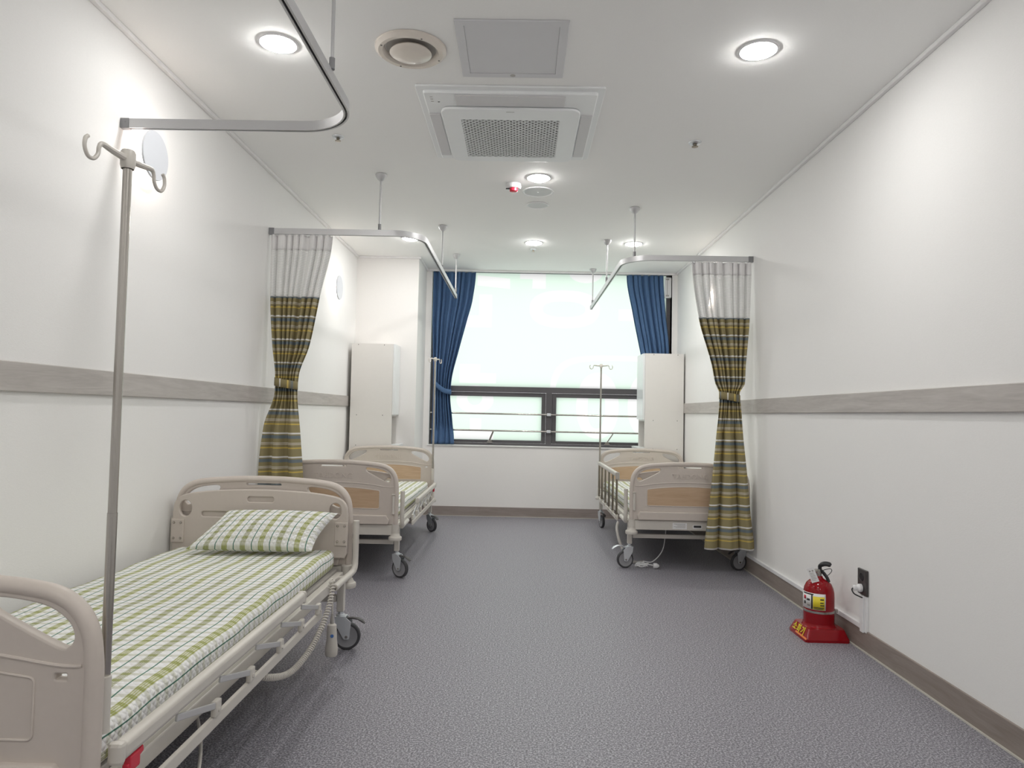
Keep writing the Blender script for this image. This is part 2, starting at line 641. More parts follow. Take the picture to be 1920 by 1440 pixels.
        if solid:
            md = o.modifiers.new('thickness', 'SOLIDIFY')
            md.thickness = solid
            md.offset = 0
        return o


def tag(o, label, cat, group=None):
    o['label'] = label
    o['category'] = cat
    if group:
        o['group'] = group
    return o


def thing(name, label, cat, loc=(0, 0, 0), rz=0.0, group=None):
    o = bpy.data.objects.new(name, None)
    o.empty_display_size = 0.1
    COL.objects.link(o)
    o.location = loc
    o.rotation_euler = (0, 0, rz)
    return tag(o, label, cat, group)


def struct(name, mb, m, parent=None, ang=35):
    o = mb.build(name, m, parent, ang)
    if parent is None:
        o['kind'] = 'structure'
    return o


def copy_tree(o, parent=None):
    c = o.copy()
    COL.objects.link(c)
    if parent is not None:
        c.parent = parent
    for ch in list(o.children):
        copy_tree(ch, c)
    return c


# ------------------------------------------------------------------ room shell
T = 0.15
struct('floor', MB().box(XL - T, XR + T, YB - T, YF + 0.25, -0.12, 0), 'floor')
struct('ceiling', MB().box(XL - T, XR + T, YB - T, YF + 0.25, H, H + 0.15), 'ceil')
struct('wall_left', MB().box(XL - T, XL, YB - T, YF + 0.25, 0, H), 'wall')
struct('wall_right', MB().box(XR, XR + T, YB - T, YF + 0.25, 0, H), 'wall')
struct('wall_back', MB().box(XL, XR, YB - T, YB, 0, H), 'wall')
wf = MB()
wf.box(XL, WX0, YF, YF + 0.25, 0, H)
wf.box(WX1, XR, YF, YF + 0.25, 0, H)
wf.box(WX0, WX1, YF, YF + 0.25, 0, WZ0 - 0.012)
wf.box(WX0, WX1, YF, YF + 0.25, WZ1, H)
struct('wall_far', wf, 'wallw')
struct('wall_pillar', MB().box(XL, XP, YP, YF, 0, H), 'wallw')
# crown moulding
cw, ch = 0.022, 0.020


def crown(name, x0, x1, y0, y1):
    struct(name, MB().box(x0, x1, y0, y1, H - ch, H, 0.004), 'white')


crown('trim_1', XL, XL + cw, YB, YP)
crown('trim_2', XR - cw, XR, YB, YF)
crown('trim_3', XL + cw, XP + cw, YP - cw, YP)
crown('trim_4', XP, XP + cw, YP, YF)
crown('trim_5', XP + cw, XR - cw, YF - cw, YF)
# wall rails
struct('trim_6', MB().box(XL, XL + 0.016, YB, YP, 1.129, 1.226, 0.003), 'rail_wood')
struct('trim_7', MB().box(XR - 0.016, XR, YB, YF, 1.129, 1.226, 0.003), 'rail_wood')
# skirting + pale joint
struct('baseboard_left', MB().box(XL, XL + 0.010, YB, YP, 0.004, 0.10, 0.002), 'base_wood')
struct('baseboard_right', MB().box(XR - 0.010, XR, YB, YF, 0.004, 0.10, 0.002), 'base_wood')
struct('baseboard_pillar', MB().box(XL + 0.01, XP, YP - 0.010, YP, 0.004, 0.10, 0.002), 'base_wood_x')
struct('baseboard_far', MB().box(XP, XR - 0.01, YF - 0.010, YF, 0.004, 0.10, 0.002), 'base_wood_x')
struct('trim_8', MB().box(XR - 0.017, XR - 0.0005, YB, YF - 0.01, 0, 0.0055), 'caulk')
struct('trim_9', MB().box(XP, XR - 0.017, YF - 0.017, YF - 0.0005, 0, 0.0055), 'caulk')
# window reveal lining
wl = MB()
wl.box(WX0 - 0.012, WX0, YF - 0.004, YF + 0.20, WZ0 - 0.012, WZ1)
wl.box(WX1, WX1 + 0.012, YF - 0.004, YF + 0.20, WZ0 - 0.012, WZ1)
struct('trim_10', MB().box(WX0 - 0.012, WX1 + 0.012, YF - 0.014, YF + 0.20, WZ0 - 0.012, WZ0, 0.003), 'white')
struct('trim_11', wl, 'white')

# ------------------------------------------------------------------ window
win = bpy.data.objects.new('window_1', None)
COL.objects.link(win)
win.location = (0, 0, 0)
win['kind'] = 'structure'
fy0, fy1 = 7.505, 7.575
fr = MB()
fr.box(WX0, WX0 + 0.045, fy0, fy1, WZ0, WZ1, 0.003)
fr.box(WX1 - 0.045, WX1, fy0, fy1, WZ0, WZ1, 0.003)
fr.box(WX0 + 0.045, WX1 - 0.045, fy0, fy1, WZ1 - 0.003, WZ1, 0.0)
fr.box(WX0 + 0.045, WX1 - 0.045, fy0, fy1, 1.318, 1.378, 0.003)
fr.box(WX0 + 0.045, WX1 - 0.045, fy0, fy1, WZ0, 0.772, 0.003)
fr.box(0.278, 0.343, fy0, fy1, 0.772, 1.318, 0.003)
fr.build('window_frame', 'frame', win)
for x0, x1 in ((WX0 + 0.047, 0.276), (0.345, WX1 - 0.047)):
    s = MB()
    a, b, c, d = x0, x1, 0.774, 1.316
    w = 0.044
    yy0, yy1 = fy0 + 0.02, fy1 - 0.005
    s.box(a, a + w, yy0, yy1, c, d, 0.003)
    s.box(b - w, b, yy0, yy1, c, d, 0.003)
    s.box(a + w, b - w, yy0, yy1, d - w, d, 0.003)
    s.box(a + w, b - w, yy0, yy1, c, c + 0.03, 0.003)
    s.build('sash', 'frame', win)


def pane(x0, x1, z0, z1):
    p = MB()
    p.box(x0, x1, 7.540, 7.546, z0, z1)
    p.bm.faces.ensure_lookup_table()
    for f in p.bm.faces:
        f.material_index = 0 if f.calc_center_median().y < 7.5405 else 1
    p.build('glass_pane', ['film', 'glass'], win)


pane(WX0 + 0.04, WX1 - 0.04, 1.372, WZ1 - 0.002)
pane(WX0 + 0.088, 0.235, 0.80, 1.275)
pane(0.386, WX1 - 0.088, 0.80, 1.275)
for hx, lean in ((-0.318, 0.036), (0.936, 0.062)):
    h = MB()
    h.box(hx - 0.03, hx + 0.03, fy0 - 0.012, fy0 + 0.004, 0.775, 0.785, 0.002)
    h.box(hx - 0.022, hx + 0.022, fy0 - 0.015, fy0 + 0.004, 0.79, 0.80, 0.002)
    h.bar((hx - 0.004, fy0 - 0.014, 0.797), (hx + lean, fy0 - 0.022, 0.897), 0.012, 0.018, 0.002)
    h.build('stay_handle', 'steel', win)

# guard bars across the window
for nm, z, lb in (('upper', 1.085, 'upper of the two steel safety bars across the opening window panes'),
                  ('lower', 0.905, 'lower of the two steel safety bars across the opening window panes')):
    g = thing('window_guard_bar', lb, 'guard bar', (0.31, 7.490, z), 0, 'steel window safety bars')
    MB().cyl((WX0 - 0.31 + 0.001, 0, 0), (WX1 - 0.31 - 0.001, 0, 0), 0.0095, 14).build('bar', 'steel', g)
    b = MB()
    b.box(-0.022, 0.022, -0.012, 0.004, -0.015, 0.015, 0.004)
    b.cyl((0, 0.004, 0), (0, 0.0145, 0), 0.010, 12)
    b.build('bracket', 'chrome', g)


# ------------------------------------------------------------------ ceiling fittings
def downlight(x, y, label):
    t = thing('ceiling_downlight', label, 'ceiling light', (x, y, H), 0, 'round ceiling downlights')
    MB().lathe([(0.068, -0.0035), (0.074, -0.006), (0.081, -0.004), (0.084, 0)], seg=40).build('trim_ring', 'wplastic', t)
    MB().lathe([(0.0, -0.0155), (0.035, -0.0147), (0.056, -0.0124), (0.0645, -0.0085), (0.0670, -0.0033), (0.0675, -0.0005), (0, -0.0005)], seg=40).build('diffuser', 'lamp', t)
    return t


downlight(-1.042, 2.851, 'lit round downlight on ceiling framed by the bent track nearest the camera')
downlight(0.961, 2.853, 'lit round downlight alone on the right of the ceiling, level with the round vent')
downlight(0.091, 4.464, 'lit round downlight beside the red fire alarm, beyond the air conditioner')
downlight(0.094, 6.185, 'lit round downlight nearest the window, in the middle of the ceiling')
downlight(0.98, 6.161, 'lit round downlight behind the right curtain track hanger')
downlight(-0.997, 6.108, 'lit round downlight seen just under the left bent curtain track')
for x, y, w in ((-1.04, -0.40, 'left'), (0.96, -0.40, 'right'), (0.09, 1.15, 'middle')):
    downlight(x, y, {'left': 'lit downlight behind the camera on the bed side', 'right': 'lit downlight behind the camera on the bare wall side',
                     'middle': 'lit downlight in mid ceiling above the camera'}[w])

# air conditioner cassette
ac = thing('ceiling_air_conditioner', 'white square ceiling cassette air conditioner with dark lattice intake grille', 'air conditioner', (-0.075, 3.65, H))
a = MB()
a.plate([roundpoly([(-0.447, -0.457), (0.447, -0.457), (0.447, 0.457), (-0.447, 0.457)], 0.012)], 0.010, 0.003, Matrix.Translation((0, 0, -0.0055)))
a.plate([roundpoly([(-0.415, -0.425), (0.415, -0.425), (0.415, 0.425), (-0.415, 0.425)], 0.02)], 0.018, 0.006, Matrix.Translation((0, 0, -0.018)))
a.build('housing', 'acw', ac)
gx0, gx1, gy0, gy1 = -0.253, 0.247, -0.163, 0.345
c = MB()
c.plate([roundpoly([(-0.347, -0.287), (0.345, -0.287), (0.345, 0.418), (-0.347, 0.418)], 0.06, 7),
         [(gx0, gy0), (gx0, gy1), (gx1, gy1), (gx1, gy0)]], 0.014, 0.004, Matrix.Translation((0, 0, -0.036)))
cov = c.build('front_cover', 'acw', ac)
MB().box(gx0 - 0.004, gx1 + 0.004, gy0 - 0.004, gy1 + 0.004, -0.0295, -0.0275).build('intake_backing', 'acdark', ac)
la = MB()
p = 0.0318
zc0, zc1 = -0.0425, -0.0365
i0 = -20
for i in range(-40, 60):
    for sg in (1, -1):
        # line x*sg - y = i*p clipped to the opening
        pts = []
        cst = i * p
        for xx in (gx0, gx1):
            yy = sg * xx - cst
            if gy0 <= yy <= gy1:
                pts.append((xx, yy))
        for yy in (gy0, gy1):
            xx = (yy + cst) * sg
            if gx0 < xx < gx1:
                pts.append((xx, yy))
        if len(pts) >= 2:
            (ax, ay), (bx, by) = pts[0], pts[1]
            if math.hypot(ax - bx, ay - by) > 0.012:
                la.bar((ax, ay, -0.0405), (bx, by, -0.0405), 0.006, 0.0038)
la.build('intake_grille', 'acw', ac)
fins = MB()
yy = gy0 + p / 4
while yy < gy1:
    fins.bar((gx0, yy, -0.0335), (gx1, yy, -0.0335), 0.004, 0.0075)
    yy += p / 2
fins.build('intake_fins', 'acmid', ac)
for x0, x1, y0, y1 in ((-0.265, 0.262, -0.408, -0.300), (-0.41, -0.355, -0.20, 0.36), (0.353, 0.41, -0.20, 0.36)):
    MB().box(x0, x1, y0, y1, -0.0325, -0.027, 0.002).build('air_flap', 'acg', ac)
for i in range(3):
    MB().box(-0.385, -0.372, -0.385 + i * 0.025, -0.381 + i * 0.025, -0.0285, -0.0268).build('indicator_mark', 'grey', ac)
MB().box(-0.352, -0.343, -0.332, -0.327, -0.0285, -0.0268).build('indicator_mark', 'dgrey', ac)
MB().box(-0.022, 0.018, -0.262, -0.258, -0.0437, -0.0428).build('badge', 'grey', ac)

# access hatch
hx = thing('ceiling_access_panel', 'flat grey square access panel in ceiling behind the air conditioner', 'access panel', (-0.062, 2.878, H))
hh = MB()
o_ = [(-0.226, -0.228), (0.226, -0.228), (0.226, 0.228), (-0.226, 0.228)]
i_ = [(-0.190, -0.192), (0.190, -0.192), (0.190, 0.192), (-0.190, 0.192)]
hh.plate([o_, i_], 0.008, 0.002, Matrix.Translation((0, 0, -0.0045)))
hh.build('panel_frame', 'hatch', hx)
MB().box(-0.189, 0.189, -0.191, 0.191, -0.006, -0.001).build('panel_door', 'hatch', hx)
MB().lathe([(0, -0.010), (0.012, -0.009), (0.013, -0.006), (0.013, -0.003)], (0.0, 0.208, 0), seg=16).build('latch', 'grey', hx)

# round air vent
vt = thing('air_vent', 'round cream ventilation diffuser with glossy centre disc on ceiling', 'air vent', (-0.49, 2.878, H))
MB().lathe([(0.150, -0.001), (0.149, -0.010), (0.135, -0.021), (0.118, -0.020), (0.108, -0.008), (0.106, -0.001)], seg=56).build('vent_ring', 'vent', vt)
MB().lathe([(0, -0.040), (0.04, -0.038), (0.075, -0.032), (0.088, -0.024), (0.084, -0.018), (0.03, -0.008), (0.02, -0.001)], seg=48).build('vent_disc', 'vent', vt)
MB().lathe([(0.104, -0.0015), (0.02, -0.0015)], seg=40).build('vent_throat', 'grey', vt)
for k_ in range(4):
    aa = k_ * PI / 2 + 0.5
    MB().lathe([(0, -0.0225), (0.004, -0.0215), (0.0045, -0.019)], (0.128 * math.cos(aa), 0.128 * math.sin(aa), 0), seg=10).build('screw', 'dgrey', vt)

# fire alarm
fd = thing('fire_alarm', 'white ceiling fire detector with red lens', 'fire alarm', (-0.073, 4.60, H))
MB().lathe([(0.050, -0.001), (0.052, -0.022), (0.045, -0.032), (0, -0.034)], seg=32).build('detector_body', 'wplastic', fd)
MB().lathe([(0.027, -0.033), (0.027, -0.052), (0.020, -0.056), (0, -0.057)], (0.002, -0.012, 0), seg=24).build('lens', 'redlamp', fd)
MB().box(-0.05, -0.025, -0.02, -0.012, -0.040, -0.034).build('indicator', 'black', fd)


def speaker(x, y, r, label, dot):
    t = thing('ceiling_speaker', label, 'speaker', (x, y, H), 0, 'round ceiling speakers')
    MB().lathe([(r * 0.84, -0.003), (r * 0.90, -0.007), (r * 0.97, -0.006), (r, -0.001)], seg=40).build('speaker_ring', 'wplastic', t)
    MB().lathe([(0, -0.005), (r * 0.6, -0.0045), (r * 0.85, -0.0035), (r * 0.85, -0.001)], seg=36).build('speaker_mesh', 'spk', t)
    if dot:
        MB().lathe([(0, -0.010), (0.006, -0.008), (0.007, -0.004)], seg=14).build('centre_button', 'wplastic', t)


speaker(0.095, 4.746, 0.110, 'larger round flat ceiling speaker with a centre button, behind the fire alarm', True)
speaker(0.099, 5.055, 0.082, 'smaller plain round ceiling speaker beyond the larger one', False)


def sprinkler(x, y, label, big=1.0):
    t = thing('sprinkler_head', label, 'sprinkler', (x, y, H), 0, 'chrome ceiling sprinkler heads')
    MB().lathe([(0.036 * big, -0.001), (0.034 * big, -0.006), (0.016 * big, -0.010), (0.012 * big, -0.006)], seg=24).build('escutcheon', 'chrome', t)
    b = MB()
    b.lathe([(0.010 * big, -0.004), (0.009 * big, -0.018), (0.004, -0.022), (0, -0.0225)], seg=14)
    b.lathe([(0.004, -0.020), (0.018 * big, -0.024), (0.018 * big, -0.026), (0, -0.027)], seg=16)
    b.build('deflector', 'dsteel', t)


sprinkler(-1.048, 3.837, 'small sprinkler head beyond the bend of the nearest track', 0.9)
sprinkler(0.945, 3.842, 'small sprinkler head on the open right half of the ceiling', 1.0)
sprinkler(0.094, 6.428, 'small sprinkler head by the middle downlight nearest the window', 0.8)


# back-lit wall lamps
def wall_lamp(x, y, z, s, label):
    t = thing('wall_lamp', label, 'wall lamp', (x, y, z), 0, 'round back-lit wall lamps')
    ax = 'X'
    k0 = 1 if s > 0 else -1
    MB().lathe([(0.0, 0.001), (0.050, 0.001), (0.050, k0 * 0.012), (0, k0 * 0.012)], axis=ax, seg=28).build('lamp_base', 'wplastic', t)
    MB().lathe([(0.062, k0 * 0.013), (0.062, k0 * 0.042)], axis=ax, seg=36).build('light_ring', 'sconce', t)
    MB().lathe([(0.0, k0 * 0.045), (0.103, k0 * 0.045), (0.105, k0 * 0.049), (0.103, k0 * 0.054), (0, k0 * 0.055)], axis=ax, seg=56).build('lamp_disc', 'disc', t)


wall_lamp(XL, 2.945, 2.168, 1, 'round white back-lit disc lamp on left wall behind the tall drip pole hooks')
wall_lamp(XL, 6.02, 2.155, 1, 'round white back-lit disc lamp on left wall beyond the striped curtain')
wall_lamp(XR, 6.10, 2.13, -1, 'glowing disc lamp on right wall behind the net top of the curtain')


# ------------------------------------------------------------------ curtain tracks
def track(label, side, x_run, y_wall, y_end, R, rods, cap_end):
    """side -1 left wall, +1 right wall; runs from the wall at y_wall, bends, then along y to y_end"""
    z = 2.235
    xw = XL if side < 0 else XR
    t = thing('curtain_track', label, 'curtain track', (xw, y_wall, z), 0, 'bent aluminium curtain tracks')
    d = 1 if y_end > y_wall else -1
    sgn = -side
    xr = (x_run - xw)
    path = [Vector((sgn * 0.02, 0, 0))]
    n = 14
    for i in range(n + 1):
        an = i / n * PI / 2
        path.append(Vector((xr - sgn * R + sgn * R * math.sin(an), d * (R - R * math.cos(an)), 0)))
    path.append(Vector((xr, y_end - y_wall, 0)))
    # channel section: two side walls, top, two lips around a dark slot
    b = MB()
    hw, hh_ = 0.011, 0.019
    sec = [(-hw, hh_), (hw, hh_), (hw, -hh_), (0.004, -hh_), (0.004, -hh_ + 0.004), (hw - 0.003, -hh_ + 0.004),
           (hw - 0.003, hh_ - 0.003), (-hw + 0.003, hh_ - 0.003), (-hw + 0.003, -hh_ + 0.004), (-0.004, -hh_ + 0.004), (-0.004, -hh_), (-hw, -hh_)]
    rings = []
    for i, p_ in enumerate(path):
        a_ = path[max(0, i - 1)]
        c_ = path[min(len(path) - 1, i + 1)]
        tg = (c_ - a_).normalized()
        nr = Vector((tg.y, -tg.x, 0))
        rings.append([b.bm.verts.new(p_ + nr * u_ + Vector((0, 0, w_))) for u_, w_ in sec])
    for A, B in zip(rings, rings[1:]):
        for j in range(len(sec)):
            b.bm.faces.new((A[j], A[(j + 1) % len(sec)], B[(j + 1) % len(sec)], B[j]))
    b.bm.faces.new(rings[0]); b.bm.faces.new(rings[-1][::-1])
    b.build('rail', 'alu', t)
    slot = MB()
    rings = []
    for i, p_ in enumerate(path):
        a_ = path[max(0, i - 1)]
        c_ = path[min(len(path) - 1, i + 1)]
        tg = (c_ - a_).normalized()
        nr = Vector((tg.y, -tg.x, 0))
        rings.append([slot.bm.verts.new(p_ + nr * u_ + Vector((0, 0, -hh_ + 0.006))) for u_ in (-0.0078, 0.0078)])
    for A, B in zip(rings, rings[1:]):
        slot.bm.faces.new((A[0], A[1], B[1], B[0]))
    slot.build('glide_slot', 'black', t)
    e = MB()
    e.box(0.0, sgn * 0.035, -0.0135, 0.0135, -0.021, 0.021, 0.002)
    e.lathe([(0, -0.0155), (0.004, -0.0145), (0.004, -0.013)], (sgn * 0.02, 0, 0.006), 'Y', 10)
    e.build('wall_bracket', 'dalu', t)
    if cap_end:
        MB().box(xr - 0.013, xr + 0.013, y_end - y_wall - 0.012, y_end - y_wall + 0.012, -0.021, 0.021, 0.002).build('end_cap', 'dalu', t)
    for rx, ry in rods:
        lx, ly = rx - xw, ry - y_wall
        r_ = MB()
        r_.cyl((lx, ly, 0.05), (lx, ly, H - z - 0.03), 0.0065, 12)
        rod = r_.build('hanger_rod', 'alu', t)
        c_ = MB()
        c_.cyl((lx, ly, 0.019), (lx, ly, 0.058), 0.0105, 12)
        c_.build('rod_clamp', 'dalu', rod)
        MB().lathe([(0.008, -0.046), (0.022, -0.036), (0.034, -0.018), (0.037, -0.004), (0.035, -0.0005)], (lx, ly, H - z), seg=24).build('ceiling_cup', 'alu', rod)
    return t


track('bent aluminium track nearest the camera, bare with no curtain, on left wall', -1, -0.677, 2.775, 0.30, 0.22,
      [(-0.667, 2.335), (-0.667, 0.50)], True)
track('bent aluminium track on left wall carrying the far striped curtain', -1, -0.655, 4.447, 6.845, 0.20,
      [(-0.928, 4.4475), (-0.663, 5.67), (-0.645, 6.70)], True)
track('bent aluminium track on right wall carrying the striped curtain by the fire extinguisher', 1, 0.738, 5.015, 7.40, 0.22,
      [(0.815, 5.083), (0.732, 6.05), (0.736, 7.27)], True)


# ------------------------------------------------------------------ curtains
def interp(tab, z):
    tab = sorted(tab, key=lambda q: -q[0])
    if z >= tab[0][0]:
        return tab[0][1:]
    if z <= tab[-1][0]:
        return tab[-1][1:]
    for i in range(len(tab) - 1):
        if tab[i][0] >= z >= tab[i + 1][0]:
            n_ = len(tab[0])
            t = (tab[i][0] - z) / (tab[i][0] - tab[i + 1][0])
            h = tab[i][0] - tab[i + 1][0]
            out = []
            for j in range(1, n_):
                def slope(k_):
                    if k_ <= 0 or k_ >= len(tab) - 1:
                        return 0.0
                    s0 = (tab[k_][j] - tab[k_ - 1][j]) / (tab[k_ - 1][0] - tab[k_][0])
                    s1 = (tab[k_ + 1][j] - tab[k_][j]) / (tab[k_][0] - tab[k_ + 1][0])
                    return 0.0 if s0 * s1 <= 0 else 2 * s0 * s1 / (s0 + s1)
                m0, m1 = slope(i) * h, slope(i + 1) * h
                a_, b_ = tab[i][j], tab[i + 1][j]
                out.append((2 * t ** 3 - 3 * t * t + 1) * a_ + (t ** 3 - 2 * t * t + t) * m0 + (-2 * t ** 3 + 3 * t * t) * b_ + (t ** 3 - t * t) * m1)
            return tuple(out)


def fold_fn(tab, n_top, n_low, z_sw, seed, lean=0.0):
    """tab rows: z, x_left, x_right, y_centre, fold_depth"""
    rnd = random.Random(seed)
    ph = [rnd.uniform(0, 6.28) for _ in range(6)]

    def fn(u, z):
        xl, xr, yc, amp = interp(tab, z)
        w = xr - xl
        uu = u + 0.028 * math.sin(2 * PI * u * 2 + ph[0]) * math.sin(PI * u) + 0.014 * math.sin(2 * PI * u * 5 + ph[1]) * math.sin(PI * u)
        t = max(0.0, min(1.0, (z_sw - z) / 0.30 + 0.5))
        t = t * t * (3 - 2 * t)
        a1 = math.sin(2 * PI * n_top * uu + ph[2])
        a2 = math.sin(2 * PI * n_low * uu + ph[3] + 0.7 * math.sin(2.1 * z))
        sh = (1 - t) * (a1 + 0.25 * math.sin(4 * PI * n_top * uu + ph[4])) + t * (a2 + 0.10 * math.sin(2 * PI * n_top * uu + ph[5]))
        slip = (1 - t) * math.cos(2 * PI * n_top * uu + ph[2]) / n_top + t * math.cos(2 * PI * n_low * uu + ph[3]) / n_low
        edge = min(1.0, 8 * u, 8 * (1 - u))
        return Vector((xl + w * (u + 0.10 * slip * edge), yc + amp * sh, z))
    return fn


def cubicle_curtain(label, tab, z_top, z_tape, z_net, z_bot, waist, seed, cloth_w):
    zc = z_bot
    cx = (tab[0][1] + tab[0][2]) / 2
    t = thing('cubicle_curtain', label, 'curtain', (cx, tab[0][3], zc), 0, 'tied striped cubicle curtains')
    fn = fold_fn(tab, 8, 2.5, waist[0] - 0.16, seed)
    off = Vector((cx, tab[0][3], zc))

    def part(name, z0, z1, nv, mat):
        MB().grid(150, nv, lambda u, v_: fn(u, z0 + (z1 - z0) * v_) - off,
                  lambda u, v_: (u * cloth_w, (z0 - (z0 + (z1 - z0) * v_)))).build(name, mat, t, 60, 0.0016)
    part('header_tape', z_top, z_tape, 6, 'tape')
    part('net_panel', z_tape, z_net, 24, 'net')
    part('striped_panel', z_net, z_bot, 110, 'stripe')
    zw, x0, x1, dy, yc = waist
    b = MB()
    n = 48
    hh_ = 0.026
    ww, dd = (x1 - x0) / 2, dy
    per = PI * (ww + dd)

    def ring(u, v_):
        an = 2 * PI * u
        return Vector(((x0 + x1) / 2 + ww * math.cos(an), yc + dd * math.sin(an), zw + hh_ * (1 - 2 * v_) - 0.05 * (math.cos(an)) * 0.25)) - off
    b.grid(n, 2, ring, lambda u, v_: (u * per, v_ * 0.05))
    b.build('tieback', 'stripe_tie', t, 60, 0.003)
    for i in range(9):
        u = (i + 0.5) / 9
        p_ = fn(u, z_top) - off
        MB().cyl((p_.x, 0, p_.z - 0.004), (p_.x, 0, p_.z + 0.0035), 0.003, 8).build('glide_hook', 'wplastic', t)
    return t


cubicle_curtain('striped curtain with net top tied at the waist on left wall behind the beds',
                [(2.212, -1.630, -1.232, 4.447, 0.018), (1.810, -1.622, -1.305, 4.447, 0.022), (1.50, -1.595, -1.36, 4.44, 0.024),
                 (1.30, -1.565, -1.42, 4.43, 0.022), (1.21, -1.563, -1.425, 4.43, 0.022), (0.98, -1.612, -1.398, 4.41, 0.026),
                 (0.70, -1.630, -1.368, 4.40, 0.030), (0.20, -1.628, -1.33, 4.395, 0.034)],
                2.212, 2.115, 1.810, 0.20, (1.252, -1.566, -1.420, 0.050, 4.43), 3, 1.5)
cubicle_curtain('striped curtain with net top tied at the waist on right wall beside the single bed',
                [(2.210, 1.219, 1.645, 5.015, 0.018), (1.806, 1.268, 1.632, 5.01, 0.022), (1.45, 1.365, 1.600, 4.995, 0.026),
                 (1.34, 1.385, 1.592, 4.985, 0.026), (1.262, 1.415, 1.552, 4.975, 0.024), (1.215, 1.413, 1.556, 4.97, 0.024),
                 (1.0, 1.385, 1.572, 4.945, 0.028), (0.70, 1.350, 1.598, 4.920, 0.032), (0.40, 1.318, 1.622, 4.91, 0.034), (0.18, 1.295, 1.640, 4.90, 0.034)],
                2.210, 2.118, 1.806, 0.180, (1.238, 1.412, 1.557, 0.052, 4.972), 11, 1.5)


def window_curtain(label, tab, tie, seed):
    off = Vector(((tab[0][1] + tab[0][2]) / 2, tab[0][3], tab[-1][0]))
    t = thing('window_curtain', label, 'curtain', off, 0, 'navy window curtains')
    fn = fold_fn(tab, 7, 4, 0.9, seed)
    z0, z1 = tab[0][0], tab[-1][0]
    MB().grid(120, 70, lambda u, v_: fn(u, z0 + (z1 - z0) * v_) - off).build('curtain_cloth', 'navy', t, 60, 0.003)
    (xa, za), (xb, zb), y = tie
    b = MB()

    def strap(u, v_):
        p_ = Vector((xa + (xb - xa) * u, y - 0.034 * math.sin(PI * u) ** 0.6 - 0.006, za + (zb - za) * u - 0.03 * math.sin(PI * u) * (1 if True else 0)))
        return p_ + Vector((0, 0, 0.032 * (1 - 2 * v_) * (1 - 0.2 * u))) - off
    b.grid(20, 2, strap)
    b.build('tieback', 'navy', t, 60, 0.004)


window_curtain('navy curtain tied back at the left side of the window',
               [(2.598, -0.955, -0.500, 7.450, 0.018), (2.30, -0.953, -0.530, 7.450, 0.020), (2.08, -0.950, -0.580, 7.424, 0.021), (1.75, -0.940, -0.665, 7.446, 0.022),
                (1.43, -0.930, -0.735, 7.444, 0.022), (1.28, -0.928, -0.745, 7.444, 0.022), (1.0, -0.932, -0.716, 7.446, 0.020), (0.756, -0.936, -0.694, 7.424, 0.018)],
               ((-0.93, 1.42), (-0.735, 1.305), 7.424), 5)
window_curtain('navy curtain at the right side of the window, partly behind the white cabinet',
               [(2.598, 1.118, 1.512, 7.450, 0.018), (2.2, 1.185, 1.538, 7.449, 0.020), (1.78, 1.272, 1.578, 7.446, 0.021),
                (1.43, 1.345, 1.575, 7.444, 0.022), (1.28, 1.352, 1.575, 7.444, 0.022), (1.0, 1.33, 1.575, 7.446, 0.020), (0.756, 1.31, 1.58, 7.424, 0.018)],
               ((1.57, 1.42), (1.35, 1.305), 7.424), 9)

# white box beside the right window curtain
wb = thing('wall_control_box', 'small white hinged box at the top right corner of the window', 'control box', (1.578, 7.478, 2.47))
MB().box(-0.052, 0.020, -0.022, 0.024, -0.105, 0.112, 0.004).build('box_body', 'wplastic', wb)
for z in (-0.085, 0.092):
    MB().box(-0.040, -0.008, -0.030, -0.022, z - 0.008, z + 0.008, 0.002).build('clip', 'grey', wb)
MB().cyl((-0.026, -0.027, -0.077), (-0.026, -0.027, 0.084), 0.0025, 8).build('chain', 'grey', wb)


# ------------------------------------------------------------------ storage cabinets
def cabinet(label, x_back, x_front, y0, y1, top, s):
    """s=+1: doors face +X, s=-1: doors face -X"""
    t = thing('storage_cabinet', label, 'cabinet', ((x_back + x_front) / 2, (y0 + y1) / 2, 0), 0, 'tall white bedside cabinets')
    cx, cy = (x_back + x_front) / 2, (y0 + y1) / 2
    xb, xf = x_back - cx, x_front - cx
    ya, yb = y0 - cy, y1 - cy
    p_ = 0.018
    b = MB()
    b.box(xb, xf, ya, ya + p_, 0.0, top, 0.001)
    b.box(xb, xf, yb - p_, yb, 0.0, top, 0.001)
    b.box(xb, xb + s * p_, ya + p_, yb - p_, 0.0, top)
    b.box(xb + s * p_, xf, ya + p_, yb - p_, top - p_, top)
    for z in (0.06, 0.765, 1.05):
        b.box(xb + s * p_, xf, ya + p_, yb - p_, z - p_ / 2, z + p_ / 2)
    b.box(xb + s * p_, xf - s * 0.03, ya + p_, yb - p_, 0.0, 0.05)
    b.build('carcass', 'cab', t)
    dt = 0.020
    d1 = MB().box(xf + s * 0.001, xf + s * (dt + 0.001), ya + 0.001, yb - 0.001, 1.056, top - 0.001, 0.002).build('door', 'cabdoor', t)
    d2 = MB().box(xf + s * 0.001, xf + s * (dt + 0.001), ya + 0.001, yb - 0.001, 0.055, 0.745, 0.002).build('door', 'cabdoor', t)
    MB().box(xf + s * 0.001, xf + s * 0.07, ya + 0.002, yb - 0.002, 0.757, 0.777, 0.002).build('pull_out_shelf', 'cabdoor', t)
    for q_ in (0.16, 0.78):
        for z in (top - 0.012, 1.05, 0.765, 0.06):
            MB().lathe([(0, -0.002), (0.0035, -0.0018), (0.004, 0)], (xb + (xf - xb) * q_, ya, z), 'Y', 10).build('screw', 'ink', t)
    return t


cabinet('tall white cabinet by the left pillar, doors towards the aisle', -1.602, -1.207, 6.570, 6.842, 1.726, 1)
cabinet('tall white cabinet in front of the window right corner, doors towards the aisle', 1.640, 1.252, 7.03, 7.395, 1.724, -1)


